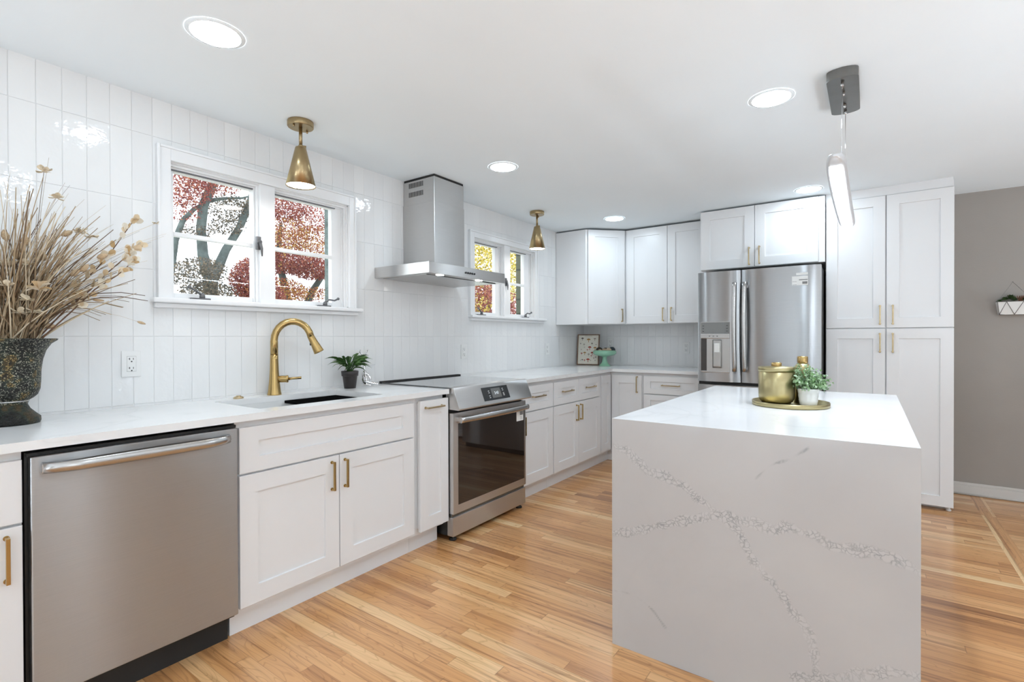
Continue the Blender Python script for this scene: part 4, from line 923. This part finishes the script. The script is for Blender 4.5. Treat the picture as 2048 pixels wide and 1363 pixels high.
# ------------------------------------------------------------------ corner: framed print, pedestal bowl with balls
fr = thing('framed_print', 'framed cream print of many small mushrooms leaning in the corner', 'picture', (.12, 4.97, .914))
Cn = Vector((-.034 + .052, 5.06 - .10, .9145)); FUv = Vector((.93, .18, 0)).normalized(); FNv = Vector((FUv.y, -FUv.x, 0)); tl = .13
def FP2(u, v_, n): return Cn + FUv * u + (Vector((0, 0, 1)) * math.cos(tl) - FNv * math.sin(tl)) * v_ + (FNv * math.cos(tl) + Vector((0, 0, 1)) * math.sin(tl)) * (n + .0)
Wp, Hp = .248, .338
mb = MB()
for a in ((0, Wp, 0, .010), (0, Wp, Hp - .010, Hp), (0, .010, .010, Hp - .010), (Wp - .010, Wp, .010, Hp - .010)): mb.fbox(FP2, *a, 0, .020, .001)
mb.build('frame', FRAMEW, fr)
sh = MB().fbox(FP2, .009, Wp - .009, .009, Hp - .009, .004, .010).build('print', PAPER, fr)
mush = [(.055, .29, .030, 'd'), (.125, .275, .042, 'o'), (.195, .285, .030, 'g'), (.165, .235, .022, 'd'), (.075, .225, .022, 'g'), (.210, .225, .012, 'd'), (.035, .235, .015, 'd'), (.140, .190, .040, 'r'), (.200, .185, .036, 'o'), (.115, .165, .020, 'r'), (.080, .195, .014, 'g'), (.170, .130, .036, 'r'), (.050, .125, .024, 'r'), (.085, .130, .034, 'o'), (.130, .115, .026, 'g'), (.160, .100, .018, 'r'), (.205, .150, .016, 'd'), (.210, .085, .016, 'd'), (.190, .075, .018, 'g'), (.060, .055, .020, 'd'), (.085, .050, .022, 'r'), (.125, .055, .040, 'r'), (.155, .050, .014, 'g'), (.205, .050, .012, 'd'), (.040, .050, .010, 'd'), (.045, .170, .014, 'g')]
cl = {'d': simple('print_brown', (.08, .05, .04), .8, var=.1), 'o': simple('print_ochre', (.45, .24, .07), .8, var=.1), 'g': simple('print_grey', (.34, .28, .22), .8, var=.1), 'r': simple('print_red', (.38, .05, .03), .8, var=.1)}
for key in 'dogr':
    mb = MB()
    for u, v_, q, k in mush:
        if k != key: continue
        n_ = .0106
        mb.poly([FP2(u + q * .5 * math.cos(a), v_ + q * .42 * math.sin(a), n_) for a in [math.pi * t / 8 for t in range(9)]])
        mb.poly([FP2(u - q * .09, v_ - q * .6, n_), FP2(u + q * .09, v_ - q * .6, n_), FP2(u + q * .07, v_, n_), FP2(u - q * .07, v_, n_)])
    if key == 'g': mb.poly([FP2(.08, .318, .0106), FP2(.165, .318, .0106), FP2(.165, .3205, .0106), FP2(.08, .3205, .0106)])
    mb.build('mushroom_drawings', cl[key], sh)
bx, by = .365, 4.93
bw = tag(MB().lathe([(.001, .0), (.062, .0), (.064, .004), (.050, .014), (.030, .040), (.024, .075), (.026, .098), (.060, .104), (.105, .116), (.124, .135), (.124, .152), (.114, .166), (.108, .168), (.114, .150), (.105, .130), (.06, .117), (.001, .114)], (bx, by, .9142), 48).build('pedestal_bowl', JADE), 'jade green glass pedestal bowl holding decorative balls', 'bowl')
bm = [simple('ball_dark', (.06, .045, .03), .8, var=.4, scale=60), simple('ball_cream', (.55, .45, .32), .8, var=.15, scale=60), simple('ball_slate', (.035, .05, .06), .6, var=.2, scale=60), simple('ball_tan', (.42, .32, .22), .8, var=.2, scale=60)]
for (dx, dy, dz, q, mi, lab) in [(-.062, -.005, .172, .036, 0, 'dark moss ball at the left of the green pedestal bowl'), (-.030, -.052, .160, .026, 1, 'small cream ball low at the front of the green bowl'), (.002, .02, .170, .033, 0, 'dark brown ball at the back middle of the green bowl'), (.014, -.040, .168, .029, 3, 'beige ball at the front middle of the green bowl'), (.060, -.030, .172, .031, 1, 'pale cream ball at the right front of the green bowl'), (.070, .032, .176, .035, 2, 'slate blue ball at the right back of the green bowl')]:
    tag(MB().ball((bx + dx, by + dy, .914 + dz - .008), q, 18).build('decorative_ball', bm[mi]), lab, 'ball', 'decorative balls in the green bowl')
# ------------------------------------------------------------------ island tray set
tx, ty, tz = 2.362, 2.665, IZ + .0004
tag(MB().lathe([(.001, .0), (.157, .0), (.161, .003), (.161, .021), (.158, .021), (.157, .005), (.001, .004)], (tx, ty, tz), 64).build('tray', BRASSC), 'round brass tray with low rim on the island top', 'tray')
cx_, cy_ = 2.302, 2.690; zt = tz + .0045
c = thing('canister', 'large brushed brass canister with knobbed lid on the round tray', 'canister', (cx_, cy_, zt))
MB().lathe([(.001, 0), (.045, .0), (.060, .003), (.071, .011), (.0765, .024), (.078, .042), (.078, .150), (.0760, .151), (.001, .149)], (cx_, cy_, zt), 56).build('body', BRASSC, c)
ld_ = MB().lathe([(.0755, .1505), (.080, .152), (.080, .170), (.0775, .173), (.02, .177), (.001, .177)], (cx_, cy_, zt), 56).build('lid', BRASSC, c)
MB().lathe([(.022, .176), (.0225, .178), (.0225, .191), (.020, .194), (.001, .194)], (cx_, cy_, zt), 32).build('knob', BRASS, ld_)
qx, qy = 2.434, 2.690
p = thing('potted_plant', 'small pale green plant in a white ringed pot on the brass tray', 'plant', (qx, qy, zt))
pot = MB().lathe([(.001, 0), (.0335, 0), (.0355, .003), (.0395, .025), (.0380, .0262), (.0418, .046), (.0402, .0472), (.0440, .066), (.0450, .076), (.0425, .077), (.040, .066), (.001, .064)], (qx, qy, zt), 40).build('pot', CERAM, p)
MB().lathe([(.0395, .064), (.001, .068)], (qx, qy, zt), 20).build('soil', SOIL, pot)
mb = MB(); ms = MB()
for k in range(110):
    a = R.uniform(0, 2 * math.pi); el = R.uniform(-.15, 1.45); L = R.uniform(.055, .088) * (1.0 if el < .9 else 1.25)
    d = Vector((math.cos(a) * math.cos(el), math.sin(a) * math.cos(el), math.sin(el))); b0 = Vector((qx + d.x * .018, qy + d.y * .018, zt + .068)); tp = b0 + Vector((d.x * L * .95, d.y * L * .95, .012 + max(d.z, -.05) * L))
    md = (b0 + tp) / 2 + Vector((0, 0, .022)); cv = [b0 * (1 - t) ** 2 + md * 2 * t * (1 - t) + tp * t * t for t in [q / 6 for q in range(7)]]; ms.tube(cv, .0009, 4)
    for q in range(1, 7):
        for s_ in (-1, 1):
            t_ = (cv[q] - cv[q - 1]).normalized(); w = t_.cross(Vector((R.uniform(-1, 1), R.uniform(-1, 1), R.uniform(-.5, 1)))).normalized() * s_
            e = (w + t_ * .6).normalized(); l = R.uniform(.009, .014); sd = e.cross(t_).normalized() + t_ * .4
            mb.strip([cv[q], cv[q] + e * l * .4, cv[q] + e * l * .8, cv[q] + e * l], [.0008, l * .36, l * .34, .0008], sd, .2)
mb.build('leaves', MINT, p); ms.build('stems', MINT, p)
ox, oy = 2.404, 2.762
b = thing('bottle', 'brass bottle with a cylindrical cap behind the pale green plant', 'bottle', (ox, oy, zt))
MB().lathe([(.001, 0), (.034, 0), (.036, .004), (.036, .158), (.034, .173), (.026, .186), (.020, .191), (.001, .191)], (ox, oy, zt), 36).build('body', BRASSC, b)
MB().lathe([(.001, .1912), (.0225, .1912), (.0232, .194), (.0232, .219), (.0215, .223), (.001, .223)], (ox, oy, zt), 32).build('cap', BRASS, b)
# ------------------------------------------------------------------ wall planter on the grey wall
w = thing('wall_planter', 'small white faceted wall planter with succulents on the grey wall', 'planter', (3.525, YB, 1.38))
y_ = YB - .001; TOPP = [(3.432, y_), (3.618, y_), (3.618, y_ - .085), (3.432, y_ - .085)]; BOT = [(3.446, y_), (3.604, y_), (3.604, y_ - .05), (3.446, y_ - .05)]
mb = MB(); tp = [(x, y, 1.470) for x, y in TOPP]; bt_ = [(x, y, 1.376) for x, y in BOT]; b = mb.b
A = [b.verts.new(q) for q in tp]; B = [b.verts.new(q) for q in bt_]; m1 = b.verts.new((3.525, y_ - .058, 1.376)); t1, t2 = b.verts.new((3.480, y_ - .085, 1.470)), b.verts.new((3.570, y_ - .085, 1.470))
b.faces.new((B[0], B[1], B[2], m1, B[3])); b.faces.new((A[0], A[1], B[1], B[0])); b.faces.new((A[1], A[2], B[2], B[1])); b.faces.new((A[3], A[0], B[0], B[3]))
for q in ((A[3], B[3], t1), (t1, B[3], m1), (t1, m1, t2), (t2, m1, B[2]), (t2, B[2], A[2])): b.faces.new(q)
b.faces.new((A[0], A[3], t1, t2, A[2], A[1]))
bodyp = mb.build('body', CERAM, w)
mb = MB(); P3 = [(3.432, y_ - .086, 1.470), (3.446, y_ - .051, 1.376), (3.480, y_ - .086, 1.470), (3.525, y_ - .059, 1.376), (3.570, y_ - .086, 1.470), (3.604, y_ - .051, 1.376), (3.618, y_ - .086, 1.470)]
for a, c_ in zip(P3, P3[1:]): mb.cyl(a, c_, .0017, None, 6)
mb.cyl(P3[0], P3[-1], .0020, None, 6).cyl((3.446, y_ - .051, 1.376), (3.604, y_ - .051, 1.376), .0022, None, 6); mb.build('wire_edging', STEEL_DARK, bodyp)
mb = MB(); mb.cyl((3.525, y_ - .001, 1.617), (3.525, y_ - .010, 1.617), .003, None, 8).cyl((3.525, y_ - .006, 1.617), (3.618, y_ - .084, 1.472), .0010, None, 6).cyl((3.525, y_ - .006, 1.617), (3.432, y_ - .084, 1.472), .0006, None, 6)
mb.build('hanger', STEEL_DARK, w)
mb = MB(); m2 = MB()
for k, (x, q, z) in enumerate([(3.448, .024, 1.478), (3.476, .028, 1.492), (3.508, .036, 1.500), (3.528, .026, 1.488), (3.585, .026, 1.488)]):
    for t in range(22):
        a = t * 2.4; el = .15 + 1.2 * t / 22; d = Vector((math.cos(a) * math.cos(el), math.sin(a) * math.cos(el), math.sin(el))); wv = d.cross(Vector((0, 0, 1))).normalized()
        c0 = Vector((x, y_ - .045, z - .012)); mb.strip([c0, c0 + d * q * .5, c0 + d * q * .85, c0 + d * q], [.002, q * .22, q * .2, .001], wv, .4)
for t in range(14):
    c0 = Vector((3.556 + R.uniform(-.01, .01), y_ - .045, 1.466)); d = Vector((R.uniform(-.5, .5), R.uniform(-.4, .4), 1)).normalized(); m2.strip([c0, c0 + d * .025, c0 + d * .05], [.003, .004, .0005], (1, .3, 0), .2)
mb.build('succulents', SUCC, w); m2.build('rust_sprig', RUST, w)

# ------------------------------------------------------------------ outside the windows
struct(MB().box(-40, -.16, -25, 45, -.75, -.65).build('ground', LAWN))
struct(MB().box(6.5, 40, -25, 45, -.75, -.65).build('ground', BOUNCE_GROUND))
struct(MB().box(-.16, 6.5, -30, -2.8, -.75, -.65).build('ground', BOUNCE_GROUND))
tag(MB().box(-1.06, -.16, 5.32, 7.4, -.65, 4.5).build('brick_chimney', BRICK), 'mossy brick chimney outside the right pane of the far window', 'chimney')
def leaves(name, mat, par, blobs, size):
    vs, fs = [], []
    for (x, y, z, rx, ry, rz, n) in blobs:
        for k in range(int(n * (2.0 if size < .04 else 1))):
            while True:
                q = Vector((R.uniform(-1, 1), R.uniform(-1, 1), R.uniform(-1, 1)))
                if q.length < 1: break
            c = Vector((x + q.x * rx, y + q.y * ry, z + q.z * rz)) - par.location
            u = Vector((R.gauss(0, 1), R.gauss(0, 1), R.gauss(0, 1))).normalized(); w = u.orthogonal().normalized(); w = (Matrix.Rotation(R.uniform(0, 6.28), 3, u) @ w); t = u.cross(w); s_ = size * R.uniform(.55, 1.2)
            i = len(vs); vs += [c - w * s_ * .5, c + t * s_ * .34 + u * s_ * .1, c + w * s_ * .55, c - t * s_ * .34 + u * s_ * .1]; fs.append((i, i + 1, i + 2, i + 3))
    me = bpy.data.meshes.new(name); me.from_pydata(vs, [], fs); me.materials.append(mat); o = bpy.data.objects.new(name, me); COL.objects.link(o); o.parent = par; return o
t = thing('maple_tree', 'mossy forked tree with red and brown leaves outside the large window', 'tree', (-4, 2.9, -.65))
mb = MB(); mb.tube([(-4, 2.92, -.65), (-4, 2.90, .6), (-4, 2.90, 1.75), (-4, 2.91, 2.08)], [.14, .10, .085, .08], 14)
mb.tube([(-4, 2.88, 2.0), (-4, 2.82, 2.25), (-4, 2.80, 2.55), (-4, 2.83, 2.85), (-3.95, 2.98, 3.3), (-3.9, 3.2, 4.0)], [.075, .060, .054, .054, .048, .035], 12)
mb.tube([(-4, 2.95, 2.0), (-4.02, 3.10, 2.35), (-4.05, 3.28, 2.65), (-4.1, 3.42, 2.95), (-4.1, 3.6, 3.6)], [.065, .050, .046, .042, .028], 12)
mb.tube([(-4, 2.80, 2.85), (-4, 2.72, 2.78), (-4, 2.60, 2.62), (-4, 2.52, 2.38), (-4, 2.47, 2.0), (-4.1, 2.4, .8), (-4.1, 2.35, -.65)], [.02, .026, .032, .038, .042, .06, .08], 10)
mb.tube([(-4, 2.83, 2.90), (-3.95, 3.05, 2.98), (-3.9, 3.25, 3.02), (-3.9, 3.45, 3.12)], [.03, .02, .014, .008], 6)
mb.build('trunk', BARK, t)
leaves('red_leaves', RED, t, [(-3.9, 2.62, 3.02, .45, .28, .24, 1000), (-3.8, 2.88, 3.16, .5, .34, .18, 900), (-3.6, 3.22, 1.95, .4, .22, .28, 2600), (-3.6, 3.34, 1.72, .4, .22, .24, 1800), (-4, 2.62, 2.72, .3, .16, .14, 120), (-4, 3.2, 3.7, 1.3, 1.2, .45, 2400), (-4.6, 1.9, 3.2, .8, .8, .7, 1500)], .031)
leaves('brown_leaves', BROWNL, t, [(-4.2, 3.22, 2.92, .4, .26, .18, 520), (-4.2, 3.42, 2.95, .3, .14, .16, 260), (-3.9, 3.06, 2.62, .3, .2, .10, 230), (-3.7, 2.64, 1.97, .5, .26, .19, 900), (-3.7, 2.75, 1.76, .4, .30, .12, 700), (-3.9, 2.72, 2.50, .3, .2, .06, 160)], .030)
t = thing('red_maple', 'bushy red and orange maple outside the right half of the large window', 'tree', (-4.4, 4.3, -.65))
mb = MB(); mb.tube([(-4.4, 4.3, -.65), (-4.4, 4.25, .8), (-4.35, 4.1, 1.9), (-4.3, 3.95, 2.4), (-4.3, 4.0, 2.9)], [.13, .10, .06, .04, .02], 10)
mb.tube([(-4.38, 4.2, 1.2), (-4.3, 4.5, 1.95), (-4.3, 4.75, 2.3), (-4.3, 5.0, 3.0)], [.07, .05, .04, .02], 10).tube([(-4.3, 3.95, 2.4), (-4.3, 3.8, 2.7), (-4.3, 3.78, 3.0)], [.03, .02, .012], 8); mb.build('trunk', BARK, t)
leaves('red_leaves', RED, t, [(-4.2, 4.0, 2.32, .5, .42, .18, 2200), (-4.2, 4.5, 2.27, .5, .40, .17, 2000), (-4.2, 3.95, 3.10, .5, .40, .19, 1500), (-4.1, 4.45, 3.0, .5, .4, .2, 800), (-4.1, 4.4, 1.62, .5, .5, .17, 600), (-4.3, 5.6, 2.6, .8, .9, .8, 2500)], .031)
leaves('orange_leaves', REDY, t, [(-4.3, 4.05, 2.72, .5, .35, .26, 1300), (-4.3, 4.5, 2.68, .5, .36, .26, 1200), (-4.3, 3.95, 1.88, .5, .36, .22, 1600), (-4.1, 3.8, 2.5, .3, .14, .3, 300), (-4.3, 4.5, 1.9, .4, .3, .10, 450)], .031)
t = thing('evergreen_trunk', 'slim dark mossy tree trunk at the right edge of the large window', 'tree', (-2.5, 3.55, -.65))
MB().tube([(-2.5, 3.55, -.65), (-2.5, 3.55, 1.5), (-2.5, 3.545, 3.2), (-2.5, 3.57, 5)], [.06, .046, .042, .03], 12).build('trunk', BARK, t)
t = thing('yellow_tree', 'bright yellow autumn tree outside the far window', 'tree', (-6.5, 12.2, -.65))
MB().tube([(-6.5, 12.2, -.65), (-6.5, 12.2, 1.5), (-6.4, 12.3, 4)], [.2, .16, .06], 10).build('trunk', BARK, t)
leaves('yellow_leaves', YELLOW, t, [(-6.5, 12.0, 3.4, 1.2, 2.4, 1.15, 13000), (-6.5, 12.6, 4.6, 1.6, 2.6, .8, 4000)], .068)
t = thing('red_shrub', 'low red-brown shrub below the yellow tree outside the far window', 'shrub', (-4.6, 9.4, -.65))
MB().tube([(-4.6, 9.4, -.65), (-4.6, 9.4, .5), (-4.5, 9.5, 1.6)], [.1, .08, .03], 8).build('trunk', BARK, t)
leaves('red_leaves', RED, t, [(-4.6, 8.5, 2.15, .7, .8, .62, 4500), (-4.6, 9.7, 1.80, .7, .9, .55, 4000)], .06)
leaves('yellow_leaves', YELLOW, t, [(-4.1, 8.2, 1.9, .3, .4, .3, 220), (-4.2, 9.2, 2.1, .3, .5, .3, 160)], .055)
